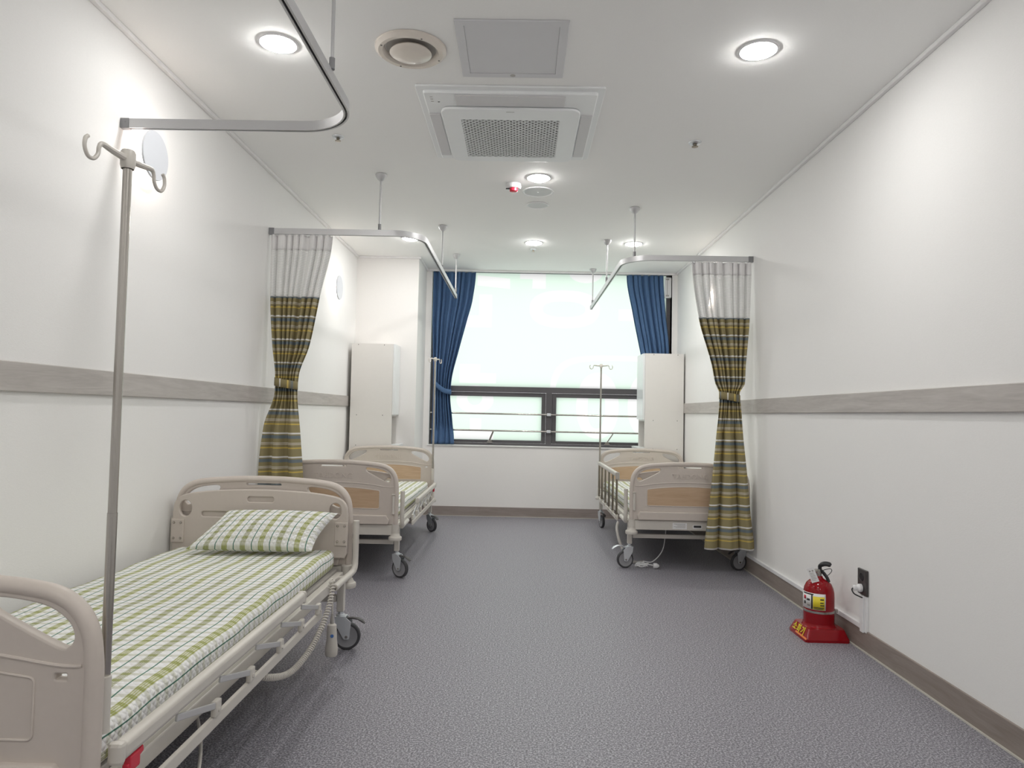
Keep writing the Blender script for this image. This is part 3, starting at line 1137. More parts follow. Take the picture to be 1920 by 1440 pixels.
# ------------------------------------------------------------------ hospital bed
RIM = [(0.0, 0.7545), (0.10, 0.7525), (0.20, 0.7465), (0.28, 0.739), (0.335, 0.727), (0.374, 0.702), (0.398, 0.662), (0.407, 0.61), (0.409, 0.55), (0.409, 0.36)]


def rim_full():
    right = catmull(RIM, 4)
    left = [Vector((-p_.x, p_.y)) for p_ in right[::-1]]
    return left[:-1] + right


HOLE = [(0.215, 0.722), (0.27, 0.719), (0.325, 0.706), (0.362, 0.680), (0.374, 0.652), (0.364, 0.634), (0.342, 0.634), (0.24, 0.684), (0.212, 0.703)]


def end_panel(t, sy, head):
    """sy=+1 head end at +Y, -1 foot end; outer face looks along sy"""
    y = sy * 0.995
    nm = 'headboard' if head else 'footboard'
    out = rim_full()
    hr = catmull(HOLE, 4, True)
    hl = [Vector((-p_.x, p_.y)) for p_ in hr]
    slot = roundpoly([(-0.082, 0.7265), (0.082, 0.7265), (0.082, 0.7355), (-0.082, 0.7355)], 0.0044)
    b = MB()
    mat = Matrix.Translation((0, y, 0)) @ UPXZ
    loops = [out, hr, hl, slot]
    if not head:
        for s in (-1, 1):
            loops.append(roundpoly([(s * 0.352 - 0.011, 0.572), (s * 0.352 + 0.011, 0.572), (s * 0.352 + 0.011, 0.583), (s * 0.352 - 0.011, 0.583)], 0.002))
    b.plate(loops, 0.024, 0.004, mat)
    path = [Vector((p_.x, y, p_.y)) for p_ in out]
    b.tube(path, (0.0165, 0.0185), 14, up=(0, 0, 1) if False else None)
    # moulded ridges and ledge on both faces
    for s in (-1, 1):
        yy = y + s * 0.011
        rid = catmull([(-0.392, 0.600), (-0.375, 0.598), (-0.33, 0.601), (-0.2, 0.619), (0, 0.626), (0.2, 0.619), (0.33, 0.601), (0.375, 0.598), (0.392, 0.600)], 4)
        b.tube([(p_.x, yy, p_.y) for p_ in rid], 0.0042, 8)
        led = roundpoly([(-0.365, 0.360), (0.365, 0.360), (0.372, 0.39), (0.352, 0.419), (-0.352, 0.419), (-0.372, 0.39)], 0.008)
        b.plate([led], 0.022, 0.006, Matrix.Translation((0, yy + s * 0.006, 0)) @ UPXZ)
    p = b.build(nm, 'bed', t)
    # wood inserts: outer face of the headboard, inner face of the footboard
    s = sy if head else -sy
    arc = [(-0.303, 0.460), (0.303, 0.460), (0.303, 0.575)] + [(0.303 - 0.0606 * i, 0.575 + 0.022 * (1 - ((i - 5) / 5) ** 2)) for i in range(1, 10)] + [(-0.303, 0.575)]
    ins = roundpoly(arc, [0.012, 0.012, 0.012] + [0] * 9 + [0.012], 4)
    w = MB()
    w.plate([ins], 0.004, 0.001, Matrix.Translation((0, y + s * 0.0125, 0)) @ UPXZ)
    w.build('wood_insert', 'oak', p)
    rimi = MB()
    rimi.tube([(q.x, y + s * 0.0125, q.y) for q in ins], 0.0032, 8, closed=True)
    if not head:
        rimi.tube([(q.x, y + sy * 0.0125, q.y) for q in ins], 0.0026, 8, closed=True)
    rimi.build('insert_bead', 'bed', p)
    if not head:
        c = MB()
        c.plate([roundpoly([(-0.2, 0.482), (0.2, 0.482), (0.2, 0.572), (-0.2, 0.572)], 0.02)], 0.006, 0.002, Matrix.Translation((0, y + sy * 0.014, 0)) @ UPXZ)
        c.build('control_plate', 'dgrey', p)
    # raised lettering on the face with the insert
    face = UPXZ if s < 0 else BACKXZ
    tx = MB()
    tx.text('TAEDONG', 0.048, Matrix.Translation((0, y + s * 0.0125, 0.668)) @ face, 0.0032, 0.0, 1.12)
    tx.build('raised_lettering', 'bed', p)
    # latch tubes at both edges
    for sx in (-1, 1) if head else ():
        l = MB()
        l.cyl((sx * 0.394, y + sy * 0.019, 0.428), (sx * 0.394, y + sy * 0.019, 0.545), 0.0085, 12)
        l.cyl((sx * 0.394, y + sy * 0.019, 0.432), (sx * 0.394, y + sy * 0.030, 0.432), 0.005, 10)
        l.box(sx * 0.394 - 0.010, sx * 0.394 + 0.010, y + sy * 0.008, y + sy * 0.022, 0.548, 0.556, 0.002)
        l.build('edge_latch', 'bedlight', p)
    return p


SLOTS = ((0.0, 0.664, 0.062), (-0.21, 0.592, 0.065), (0.0, 0.592, 0.065), (0.21, 0.592, 0.065))


def inner_head_board(t):
    y = 0.957
    top = [(0.0, 0.711), (0.12, 0.708), (0.24, 0.700), (0.33, 0.688), (0.376, 0.674), (0.404, 0.643), (0.412, 0.595)]
    right = catmull(top, 4) + [Vector((0.411, 0.42)), Vector((0.400, 0.400))]
    out = right + [Vector((-q.x, q.y)) for q in right[::-1]][:-1]
    loops = [out]
    for s in (-1, 1):
        loops.append([Vector((s * 0.352 + 0.029 * math.cos(a_ * PI / 14), 0.617 + 0.037 * math.sin(a_ * PI / 14))) for a_ in range(28)])
    for cx, cz, w in SLOTS:
        loops.append(roundpoly([(cx - w, cz - 0.012), (cx + w, cz - 0.012), (cx + w, cz + 0.012), (cx - w, cz + 0.012)], 0.0118, 6))
    b = MB()
    b.plate(loops, 0.024, 0.0045, Matrix.Translation((0, y, 0)) @ UPXZ)
    p = b.build('mattress_stop_board', 'bed', t)
    for cx, cz, w in SLOTS:
        g = MB()
        g.box(cx - w - 0.004, cx + w + 0.004, y - 0.002, y + 0.004, cz - 0.015, cz + 0.015)
        g.build('slot_recess', 'bed', p)
    for s in (-1, 1):
        g = MB()
        g.box(s * 0.384 - 0.030, s * 0.384 + 0.030, y - 0.0195, y - 0.011, 0.458, 0.566, 0.003)
        br = g.build('bracket_plate', 'bed', p)
        for dx in (-0.016, 0.016):
            for z in (0.478, 0.550):
                MB().lathe([(0, -0.0250), (0.004, -0.0240), (0.0062, -0.0205), (0.0062, -0.018)], (s * 0.384 + dx, y, z), 'Y', 14).build('screw', 'steel', br)


def caster(t, x, y, ang, chromepedal=False):
    d = Vector((math.cos(ang), math.sin(ang), 0))
    lat = Vector((-d.y, d.x, 0))
    R = Matrix(((d.x, lat.x, 0, x), (d.y, lat.y, 0, y), (0, 0, 1, 0), (0, 0, 0, 1)))
    b = MB()
    prof = roundpoly([(-0.022, 0.150), (0.026, 0.150), (0.052, 0.128), (0.050, 0.108), (0.044, 0.05), (0.020, 0.05), (-0.018, 0.115)], 0.006, 3)
    for s in (-1, 1):
        b.plate([prof], 0.003, 0.0008, R @ Matrix.Translation((0, s * 0.0205, 0)) @ UPXZ)
    b.box(-0.024, 0.028, -0.022, 0.022, 0.148, 0.153, 0.002, R)
    b.lathe([(0.020, 0.153), (0.020, 0.158), (0.012, 0.161), (0.012, 0.176), (0, 0.176)], (x, y, 0), seg=18)
    f = b.build('caster', 'chrome', t)
    c = R @ Vector((0.032, 0, 0.0612))
    wm = Matrix(((d.x, 0, lat.x, 0), (d.y, 0, lat.y, 0), (0, 1, 0, 0), (0, 0, 0, 1)))
    w = MB()
    w.lathe([(0.048, -0.0115), (0.056, -0.0125), (0.0605, -0.009), (0.0612, 0), (0.0605, 0.009), (0.056, 0.0125), (0.048, 0.0115)], c, mat=wm, seg=36)
    tyre = w.build('tyre', 'rubber', f)
    w = MB()
    w.lathe([(0, -0.0135), (0.012, -0.0135), (0.016, -0.010), (0.040, -0.009), (0.049, -0.0122), (0.050, 0), (0.049, 0.0122), (0.040, 0.009), (0.016, 0.010), (0.012, 0.0135), (0, 0.0135)], c, mat=wm, seg=36)
    w.build('wheel_hub', 'hub', f)
    w = MB()
    w.lathe([(0, -0.026), (0.006, -0.026), (0.007, -0.022), (0.007, 0.022), (0.006, 0.026), (0, 0.026)], c, mat=wm, seg=14)
    w.build('axle_bolt', 'steel', f)
    pd = MB()
    pth = [R @ Vector(q) for q in ((0.030, 0, 0.140), (0.055, 0, 0.142), (0.080, 0, 0.139), (0.098, 0, 0.130), (0.112, 0, 0.118))]
    if chromepedal:
        pth = [R @ Vector(q) for q in ((0.030, 0, 0.142), (0.060, 0, 0.158), (0.090, 0, 0.160), (0.115, 0, 0.150), (0.130, 0, 0.136))]
    pd.tube(pth, [(0.005, 0.014), (0.005, 0.012), (0.005, 0.014), (0.006, 0.017), (0.003, 0.012)], 10)
    pd.build('brake_pedal', 'chrome' if chromepedal else 'dgrey', f)
    return f


def side_guard(t, sx, raised):
    x = sx * 0.437
    if not raised:
        r = MB()
        r.box(x - 0.014, x + 0.014, -0.955, 0.20, 0.395, 0.436, 0.012, seg=4)
        rail = r.build('side_rail', 'bedlight', t)
        for y0 in (-0.955, 0.20):
            MB().box(x - 0.0155, x + 0.0155, y0 - 0.012, y0 + 0.008, 0.393, 0.438, 0.008).build('rail_cap', 'bedlight', rail)
        lo = MB().box(x - 0.008, x + 0.004, -0.945, 0.455, 0.268, 0.300, 0.003).build('lower_rail', 'bedlight', rail)
        ys = [0.40, 0.19, -0.03, -0.28, -0.51]
        for yk in ys:
            q = MB()
            q.bar((x + 0.006, yk, 0.325), (x + 0.003, yk - 0.215, 0.384), 0.016, 0.007, 0.002)
            q.build('folding_bar', 'alu', rail)
            q = MB()
            q.box(x - 0.004, x + 0.012, yk - 0.020, yk + 0.014, 0.300, 0.340, 0.004)
            q.lathe([(0, 0.016), (0.006, 0.015), (0.007, 0.010)], (x, yk - 0.004, 0.316), 'X', 10)
            q.build('pivot_bracket', 'bedlight', rail)
        tab = MB()
        tab.box(x - 0.005, x + 0.010, -0.925, -0.885, 0.360, 0.394, 0.004)
        tab.bar((x + 0.002, -0.93, 0.372), (x + 0.002, -0.87, 0.388), 0.014, 0.012, 0.003)
        tab.build('release_tab', 'redlamp', rail)
    else:
        r = MB()
        r.box(x - 0.014, x + 0.014, -0.80, 0.47, 0.610, 0.645, 0.010, seg=3)
        rail = r.build('side_rail', 'bedlight', t)
        MB().box(x - 0.008, x + 0.004, -0.82, 0.46, 0.270, 0.300, 0.003).build('lower_rail', 'bedlight', rail)
        for yk in (0.43, 0.20, -0.04, -0.30, -0.55, -0.78):
            q = MB()
            q.cyl((x, yk, 0.285), (x, yk, 0.612), 0.0085, 12)
            bar = q.build('upright_bar', 'dsteel', rail)
            MB().box(x - 0.012, x + 0.012, yk - 0.020, yk + 0.020, 0.290, 0.312, 0.004).build('pivot_bracket', 'bedlight', bar)
        MB().box(x - 0.0155, x + 0.0155, 0.452, 0.476, 0.590, 0.647, 0.006).build('rail_cap', 'grey', rail)


def hospital_bed(label, loc, rz, wheel_angles, raised, wall_side, chrome_pedal=()):
    t = thing('hospital_bed', label, 'bed', loc, rz, 'beige hospital beds')
    end_panel(t, 1, True)
    end_panel(t, -1, False)
    inner_head_board(t)
    f = MB()
    for sx in (-1, 1):
        f.box(sx * 0.372, sx * 0.404, -0.955, 0.925, 0.300, 0.343, 0.004)
    for sy in (-1, 1):
        f.box(-0.385, 0.385, sy * 0.990 - 0.014, sy * 0.990 + 0.014, 0.290, 0.357, 0.004)
        f.box(-0.385, 0.385, sy * 0.895 - 0.014, sy * 0.895 + 0.014, 0.215, 0.244, 0.003)
        for sx in (-1, 1):
            f.box(sx * 0.405 - 0.016, sx * 0.405 + 0.016, sy * 0.895 - 0.016, sy * 0.895 + 0.016, 0.172, 0.318, 0.003)
            f.lathe([(0.026, 0.286), (0.026, 0.360), (0.022, 0.364), (0, 0.364)], (sx * 0.405, sy * 0.985, 0), seg=20)
            f.box(sx * 0.405 - 0.013, sx * 0.405 + 0.013, min(sy * 0.895, sy * 0.985), max(sy * 0.895, sy * 0.985), 0.292, 0.318, 0.003)
    fo = f.build('frame', 'bedlight', t)
    for sy in (-1, 1):
        for sx in (-1, 1):
            bu = 0.392 if sx == wall_side else 0.407
            k_ = 0.88 if sx == wall_side else 1.0
            MB().lathe([(r_ * k_, h_) for r_, h_ in [(0.0, 0.256), (0.040, 0.257), (0.043, 0.262), (0.043, 0.276), (0.040, 0.281), (0.034, 0.283), (0.028, 0.296), (0.027, 0.303)]],
                       (sx * bu, sy * 0.987, 0), seg=28).build('corner_bumper', 'bedlight', t)
    for z, w_ in ((0.349, 0.372),):
        MB().box(-w_, w_, -0.95, 0.93, 0.338, 0.354, 0.004).build('mattress_base', 'grey', t)
    u = MB()
    u.box(-0.12, 0.12, -0.5, -0.15, 0.20, 0.335, 0.01)
    u.box(-0.03, 0.03, -0.15, 0.6, 0.24, 0.29, 0.008)
    u.build('motor_unit', 'dgrey', t)
    i = 0
    for sy in (1, -1):
        for sx in (1, -1):
            caster(t, sx * 0.405, sy * 0.895, wheel_angles[i], i in chrome_pedal)
            i += 1
    for sx in (-1, 1):
        if sx != wall_side:
            side_guard(t, sx, raised and sx > 0)
        xg = sx * (0.416 if sx == wall_side else 0.447)
        gp = catmull([(xg, 0.972, 0.572), (xg, 0.972, 0.48), (xg, 0.972, 0.392), (xg, 0.957, 0.352), (xg - sx * 0.008, 0.922, 0.336), (xg - sx * 0.012, 0.80, 0.335), (xg - sx * 0.012, 0.66, 0.335)], 5)
        g = MB()
        g.tube(gp, 0.0145, 14)
        g.cyl((sx * 0.40, 0.85, 0.330), (xg - sx * 0.012, 0.85, 0.335), 0.010, 12)
        go = g.build('guard_tube', 'bedlight', t)
        MB().lathe([(0, -0.012), (0.009, -0.012), (0.009, 0.0), (0, 0.0)], (xg - sx * 0.012, 0.66, 0.335), 'Y', 12).build('bolt', 'steel', go)
        sk = MB()
        sk.cyl((sx * 0.413, -0.968, 0.46), (sx * 0.413, -0.968, 0.566), 0.0125, 14)
        sk.build('pole_socket', 'bedlight', t)
    return t


def mattress(label, loc, rz, seed):
    """soft slab; the cover pattern runs lengthwise (UV in metres)"""
    t = thing('mattress', label, 'mattress', loc, rz, 'green plaid mattresses')
    L0, L1 = -0.962, 0.924
    th = 0.094
    rnd = random.Random(seed)
    ph = [rnd.uniform(0, 6) for _ in range(4)]
    half = 0.372
    r = 0.030
    # cross-section outline by arc length: bottom centre -> right -> top -> left -> bottom centre
    sec = []

    def add(x, z):
        sec.append((x, z))
    n = 6
    add(0.0, 0.0); add(half - r, 0.0)
    for i in range(1, n + 1):
        a_ = -PI / 2 + i / n * PI / 2
        add(half - r + r * math.cos(a_), r + r * math.sin(a_))
    for i in range(1, n + 1):
        a_ = i / n * PI / 2
        add(half - r + r * math.cos(a_), th - r + r * math.sin(a_))
    for i in range(1, 15):
        add((half - r) * (1 - 2 * i / 15), th)
    for i in range(0, n + 1):
        a_ = PI / 2 + i / n * PI / 2
        add(-half + r + r * math.cos(a_), th - r + r * math.sin(a_))
    for i in range(0, n + 1):
        a_ = PI + i / n * PI / 2
        add(-half + r + r * math.cos(a_), r + r * math.sin(a_))
    add(0.0, 0.0)
    top_i = min(range(len(sec)), key=lambda i: (abs(sec[i][0]), -sec[i][1]))
    arc = [0.0]
    for (a_, b_), (c_, d_) in zip(sec, sec[1:]):
        arc.append(arc[-1] + math.hypot(c_ - a_, d_ - b_))
    tot = arc[-1]
    N = len(sec) - 1
    NV = 60

    def pos(u, v_):
        i = int(round(u * N))
        x, z = sec[i]
        # rounded ends
        e = min(v_, 1 - v_) * (L1 - L0)
        er = 0.045
        k_ = 1.0 if e >= er else math.sqrt(max(0.0, 1 - ((er - e) / er) ** 2))
        inset = 0.025 * (1 - k_)
        zz = th / 2 + (z - th / 2) * (0.55 + 0.45 * k_)
        wid = 1.0 + 0.030 * (0.5 - v_)      # a little wider at the foot end
        xx = x * (1 - inset) * wid
        y = L0 + (L1 - L0) * v_
        if z > th * 0.4:
            zz += 0.0022 * math.sin(11 * y + ph[0]) * math.sin(9 * x + ph[1]) + 0.0012 * math.sin(31 * y + ph[2])
            xx += (0.0022 * math.sin(23 * y + ph[3])) * (1 if x > 0 else -1) * (abs(x) / half)
        return Vector((xx, y, zz))

    def uv(u, v_):
        i = int(round(u * N))
        return (tot / 2 - arc[i] + 0.0, (L1 - L0) * v_)
    b = MB()
    b.grid(N, NV, pos, uv)
    bmesh.ops.remove_doubles(b.bm, verts=b.bm.verts[:], dist=0.0004)
    ends = [e for e in b.bm.edges if len(e.link_faces) == 1]
    bmesh.ops.holes_fill(b.bm, edges=ends, sides=0)
    b.build('cover', 'plaid', t, 60)
    lb = MB()
    lb.box(-0.012, 0.012, -0.003, 0.0, 0.03, 0.05)
    return t


BED_Y = 0.0
hospital_bed('beige hospital bed nearest the camera, side rails folded, with a pillow', (-1.207, 2.335, 0), 0,
             [0.05, 1.4, -0.5, 1.6], False, -1)
hospital_bed('beige hospital bed on left side by the pillar, oak panels at both ends', (-1.206, 5.535, 0), PI + 0.007,
             [PI + 0.5, 2.64, PI - 0.3, PI - 0.75], False, 1)
hospital_bed('beige hospital bed on right side with one side rail raised', (1.213, 5.985, 0), PI,
             [0.2, 0.3, 1.8, -0.4], True, -1, (0,))
mattress('green plaid mattress with the pillow on it, on nearest bed', (-1.207, 2.335, 0.3545), 0, 1)
mattress('bare green plaid mattress on the far left bed', (-1.206, 5.535, 0.3545), PI + 0.007, 2)
mattress('green plaid mattress beside the raised rail on right bed', (1.213, 5.985, 0.3545), PI, 3)

# stickers on the end bar of the right bed
stk = MB()
bed3 = [o for o in bpy.data.objects if o.get('label', '').startswith('beige hospital bed on right')][0]


def local3(x, y, z):
    return (1.213 - x, 5.985 - y, z)


s1 = MB()
s1.box(0.02, 0.12, 1.0042, 1.0052, 0.300, 0.343)
lab = s1.build('maker_label', 'paper', bed3)
s2 = MB()
for i in range(5):
    s2.box(0.03, 0.112 - (i % 3) * 0.012, 1.0051, 1.0056, 0.335 - i * 0.0065, 0.3375 - i * 0.0065)
s2.build('label_print', 'grey', lab)
s1 = MB()
s1.box(-0.085, -0.022, 1.0042, 1.0052, 0.306, 0.330)
lab = s1.build('serial_label', 'paper', bed3)
MB().box(-0.081, -0.028, 1.0051, 1.0056, 0.312, 0.327).build('label_print', 'ink', lab)

# ------------------------------------------------------------------ pillow
pl = MB()
BL, BR, TR, TL = Vector((-1.440, 3.040, 0.474)), Vector((-0.893, 3.050, 0.474)), Vector((-0.826, 3.222, 0.617)), Vector((-1.335, 3.222, 0.617))
nrm = (BR - BL).cross(TL - BL).normalized()


def pil(side):
    def fn(u, v_):
        # pull the edges in between the corners
        pu = u + 0.0
        e = (1 - (2 * u - 1) ** 2) * (1 - (2 * v_ - 1) ** 2)
        d = max(0.0, e) ** 0.42
        cu = 0.035 * (1 - (2 * v_ - 1) ** 2) * (1 - 2 * u)
        cv = 0.030 * (1 - (2 * u - 1) ** 2) * (1 - 2 * v_)
        uu, vv = min(1, max(0, u + cu)), min(1, max(0, v_ + cv))
        p_ = BL * (1 - uu) * (1 - vv) + BR * uu * (1 - vv) + TR * uu * vv + TL * (1 - uu) * vv
        return p_ + nrm * d * side + nrm * 0.004 * math.sin(17 * u + 3) * math.sin(11 * v_) * e
    return fn


puv = lambda u, v_: (u * 0.54 + 0.033, v_ * 0.30)
pl.grid(44, 28, pil(0.064), puv)
pl.grid(44, 28, pil(-0.052), puv)
bmesh.ops.remove_doubles(pl.bm, verts=pl.bm.verts[:], dist=0.0005)
po = pl.build('pillow', 'plaid', None, 60)
tag(po, 'green plaid pillow propped against the headboard of the nearest bed', 'pillow')


# ------------------------------------------------------------------ drip poles
def iv_pole(label, x, y, z0, z1, ang, r=0.0095, tilt=0.0):
    t = thing('drip_pole', label, 'drip pole', (x, y, z0), ang, 'steel drip poles')
    h = z1 - z0
    b = MB()
    b.cyl((0, 0, -0.10), (0, 0, h * 0.30), r * 0.99, 18)
    b.cyl((0, 0, h * 0.30), (0, 0, h - 0.02), r * 0.90, 18)
    b.build('pole', 'steel', t)
    hb = MB()
    hb.lathe([(r * 1.25, h - 0.035), (r * 1.5, h - 0.028), (r * 1.5, h - 0.002), (r * 1.2, h + 0.003), (0, h + 0.004)], seg=20)
    for s in (-1, 1):
        pth = catmull([(0, 0, h - 0.016), (s * 0.045, 0, h - 0.013), (s * 0.070, 0, h - 0.011), (s * 0.078, 0, h - 0.020), (s * 0.080, 0, h - 0.034),
                       (s * 0.090, 0, h - 0.046), (s * 0.104, 0, h - 0.046), (s * 0.113, 0, h - 0.032), (s * 0.112, 0, h - 0.016), (s * 0.106, 0, h - 0.009)], 5)
        n_ = len(pth)
        hb.tube(pth, [max(0.0038, 0.0078 - 0.0045 * min(1, i / (n_ * 0.35))) for i in range(n_)], 10)
    hb.build('hook_bar', 'bedlight', t)
    return t


iv_pole('tall steel drip pole with two hooks at the foot of the nearest bed', -0.797, 1.374, 0.571, 1.600, 1.42)
iv_pole('steel drip pole in front of the left navy curtain', -0.800, 6.505, 0.571, 1.598, 1.15)
iv_pole('steel drip pole in front of the window, on the right bed', 0.800, 6.953, 0.571, 1.598, 0.0)

# ------------------------------------------------------------------ remote control + cords
rc = thing('bed_remote_control', 'beige bed remote control with blue badge hanging beside the nearest mattress', 'remote control', (-0.748, 2.875, 0.0))
b = MB()
rp = [(0, 0, 0.088), (0.0, 0.002, 0.096), (0.0, 0.003, 0.122), (0, 0.002, 0.158), (0, 0.0, 0.195), (0, 0.0, 0.216), (0, 0, 0.222)]
rr_ = [(0.018, 0.016), (0.025, 0.020), (0.026, 0.022), (0.021, 0.017), (0.020, 0.016), (0.019, 0.015), (0.012, 0.010)]
b.tube(rp, rr_, 20, up=(0, 1, 0) if False else (1, 0, 0))
b.build('handset', 'bedlight', rc)
MB().lathe([(0, -0.0185), (0.0065, -0.0178), (0.0075, -0.012)], (0.0, 0, 0.176), 'Y', 14, Matrix.Rotation(0.35, 4, 'Z') @ Matrix.Rotation(-PI / 2, 4, 'X')).build('badge', 'blue', rc)
MB().lathe([(0.0085, 0.220), (0.0070, 0.245), (0.0050, 0.262), (0, 0.262)], seg=14).build('strain_relief', 'grey', rc)
cb = MB()
cb.tube(catmull([(0, 0, 0.255), (0.001, -0.004, 0.285), (0.0, -0.01, 0.33), (-0.008, -0.03, 0.372)], 6), 0.0035, 8)
cb.build('cable', 'bedlight', rc)
co = MB()
mid = catmull([(-0.004, -0.035, 0.375), (0.010, -0.055, 0.405), (0.018, -0.080, 0.375), (0.016, -0.125, 0.315), (0.008, -0.20, 0.255), (0.0, -0.33, 0.212), (-0.010, -0.50, 0.205), (-0.03, -0.66, 0.250), (-0.06, -0.74, 0.30)], 16)
L = [0.0]
for a_, b_ in zip(mid, mid[1:]):
    L.append(L[-1] + (b_ - a_).length)
tot = L[-1]
hel = []
N_ = 1500
j = 0
for i in range(N_):
    s_ = tot * i / (N_ - 1)
    while j < len(L) - 2 and L[j + 1] < s_:
        j += 1
    f_ = (s_ - L[j]) / max(1e-9, L[j + 1] - L[j])
    p_ = mid[j].lerp(mid[j + 1], f_)
    tg = (mid[j + 1] - mid[j]).normalized()
    n1_ = tg.cross(Vector((1, 0.2, 0))).normalized()
    n2_ = tg.cross(n1_)
    an = s_ / 0.0120 * 2 * PI
    hel.append(p_ + (n1_ * math.cos(an) + n2_ * math.sin(an)) * 0.0085)
co.tube(hel, 0.0030, 6)
co.build('coiled_cord', 'bedlight', rc)

b = MB()
b.tube(catmull([(-0.95, 2.10, 0.225), (-0.88, 2.00, 0.13), (-0.84, 1.85, 0.06), (-0.87, 1.73, 0.02), (-0.96, 1.69, 0.006), (-1.10, 1.73, 0.006)], 8), 0.005, 8)
b.bm.transform(Matrix.Translation((1.207, -2.335, 0)))
b.build('power_cord', 'bedlight', [o for o in bpy.data.objects if o.get('label', '').startswith('beige hospital bed nearest')][0])
b = MB()
b.tube(catmull([(0.778, 5.48, 0.262), (0.760, 5.40, 0.22), (0.768, 5.32, 0.15), (0.790, 5.27, 0.09), (0.825, 5.24, 0.040), (0.87, 5.22, 0.0125), (0.94, 5.24, 0.0125)], 8), 0.0115, 10)
b.bm.transform(Matrix.Rotation(-PI, 4, 'Z') @ Matrix.Translation((-1.213, -5.985, 0)))
b.build('cable', 'grey', bed3)
pg = thing('power_plug', 'white plug with a coiled cord lying on floor under the right bed', 'plug', (0.93, 5.12, 0))
b = MB()
b.lathe([(0, 0.0), (0.018, 0.0), (0.02, 0.008), (0.02, 0.02), (0.012, 0.034), (0.007, 0.04)], (0.05, -0.045, 0.0205), 'X', 16)
b.build('plug_body', 'wplastic', pg)
b = MB()
rnd = random.Random(4)
loop = [(0.06, -0.03, 0.02)]
for i in range(26):
    a_ = i * 1.05
    loop.append((-0.03 + 0.042 * math.cos(a_) * rnd.uniform(0.7, 1.2), 0.0 + 0.03 * math.sin(a_) * rnd.uniform(0.7, 1.2), 0.006 + 0.030 * (0.5 + 0.5 * math.sin(a_ * 1.7 + 0.6)) * rnd.uniform(0.5, 1.0)))
loop += [(0.06, 0.05, 0.03), (0.14, 0.10, 0.10), (0.17, 0.14, 0.20), (0.18, 0.16, 0.285)]
b.tube(catmull(loop, 5), 0.0036, 7)
b.build('cord', 'wplastic', pg)

# ------------------------------------------------------------------ right wall: socket, plug, cable duct
so = thing('wall_socket', 'dark grey double wall socket on right wall behind the fire extinguisher', 'socket', (XR, 3.388, 0.322))
so['label'] = 'dark grey double wall socket on right wall behind the fire extinguisher'
b = MB()
b.box(-0.012, 0, -0.043, 0.043, -0.060, 0.060, 0.003)
b.build('socket_plate', 'dgrey', so)
for z in (0.024, -0.028):
    MB().lathe([(0.0, -0.0125), (0.017, -0.0125), (0.0185, -0.0145), (0.0195, -0.0125)], (0, 0, z), 'X', 24).build('socket_hole', 'black', so)
pw = thing('wall_plug', 'white round plug in the lower hole of the wall socket', 'plug', (XR - 0.0148, 3.388, 0.294))
b = MB()
b.lathe([(0, -0.040), (0.012, -0.040), (0.014, -0.030), (0.012, -0.024), (0.014, -0.018), (0.019, -0.012), (0.019, -0.0005), (0, -0.0005)], axis='X', seg=24)
b.build('plug_body', 'wplastic', pw)
b = MB()
b.tube(catmull([(-0.038, 0, 0.0), (-0.046, -0.004, -0.008), (-0.040, -0.012, -0.024), (-0.022, -0.020, -0.034), (-0.006, -0.024, -0.040)], 6), 0.0032, 8)
b.build('cord', 'black', pw)
du = thing('cable_duct', 'white cable duct running above the skirting and up to the wall socket', 'cable duct', (XR, 3.38, 0.10))
b = MB()
b.box(-0.016, 0, 0.02, 2.60, 0.001, 0.024, 0.002)
b.build('long_duct', 'wplastic', du)
b = MB()
b.box(-0.018, 0, -0.012, 0.020, -0.012, 0.160, 0.002)
b.build('upright_duct', 'wplastic', du)
b = MB()
b.box(-0.012, 0, -0.034, -0.013, -0.008, 0.160, 0.002)
b.build('side_duct', 'wplastic', du)

# ------------------------------------------------------------------ fire extinguisher
fe = thing('fire_extinguisher', 'red fire extinguisher standing in a square red base by the right wall', 'fire extinguisher', (1.530, 3.595, 0))
b = MB()
r = 0.0735
b.lathe([(0, 0.012), (r, 0.012), (r, 0.200), (r * 0.985, 0.222), (r * 0.93, 0.244), (r * 0.80, 0.265), (r * 0.60, 0.279), (r * 0.36, 0.288), (0.020, 0.293), (0.017, 0.302), (0.0, 0.302)], seg=44)
b.build('cylinder', 'red', fe)
b = MB()


def frus(a0, a1, z0, z1):
    n0 = len(b.bm.faces)
    A = [b.bm.verts.new((p_.x, p_.y, z0)) for p_ in a0]
    B = [b.bm.verts.new((p_.x, p_.y, z1)) for p_ in a1]
    n_ = len(A)
    for i in range(n_):
        b.bm.faces.new((A[i], A[(i + 1) % n_], B[(i + 1) % n_], B[i]))
    b.bm.faces.new(A[::-1])
    b.bm.faces.new(B)


q0 = roundpoly([(-0.110, -0.110), (0.110, -0.110), (0.110, 0.110), (-0.110, 0.110)], 0.018, 4)
q1 = roundpoly([(-0.088, -0.090), (0.092, -0.090), (0.092, 0.092), (-0.088, 0.092)], 0.018, 4)
frus(q0, q0, 0.0, 0.012)
frus(q0, q1, 0.012, 0.058)
b.lathe([(0.083, 0.057), (0.079, 0.061), (0.0762, 0.067), (0.0745, 0.074)], seg=40)
base = b.build('base', 'red', fe)
ts = MB()
lean = math.atan2(0.046, 0.022)
mx = Matrix.Translation((-0.1005, 0.0, 0.036)) @ Matrix.Rotation(math.radians(25.5), 4, 'Y') @ FACEL
ts.text('소화기', 0.046, mx, 0.0006, 0.0008, 1.25)
ts.build('base_lettering', 'yellow', base)
ob = MB()
ob.box(-0.04, 0.095, -0.0045, 0.0045, -0.0006, 0.0006, 0, Matrix.Translation((-0.1085, -0.02, 0.0175)) @ Matrix.Rotation(math.radians(25.5), 4, 'Y') @ FACEL)
ob.build('base_stripe', 'orange', base)
bd = MB()
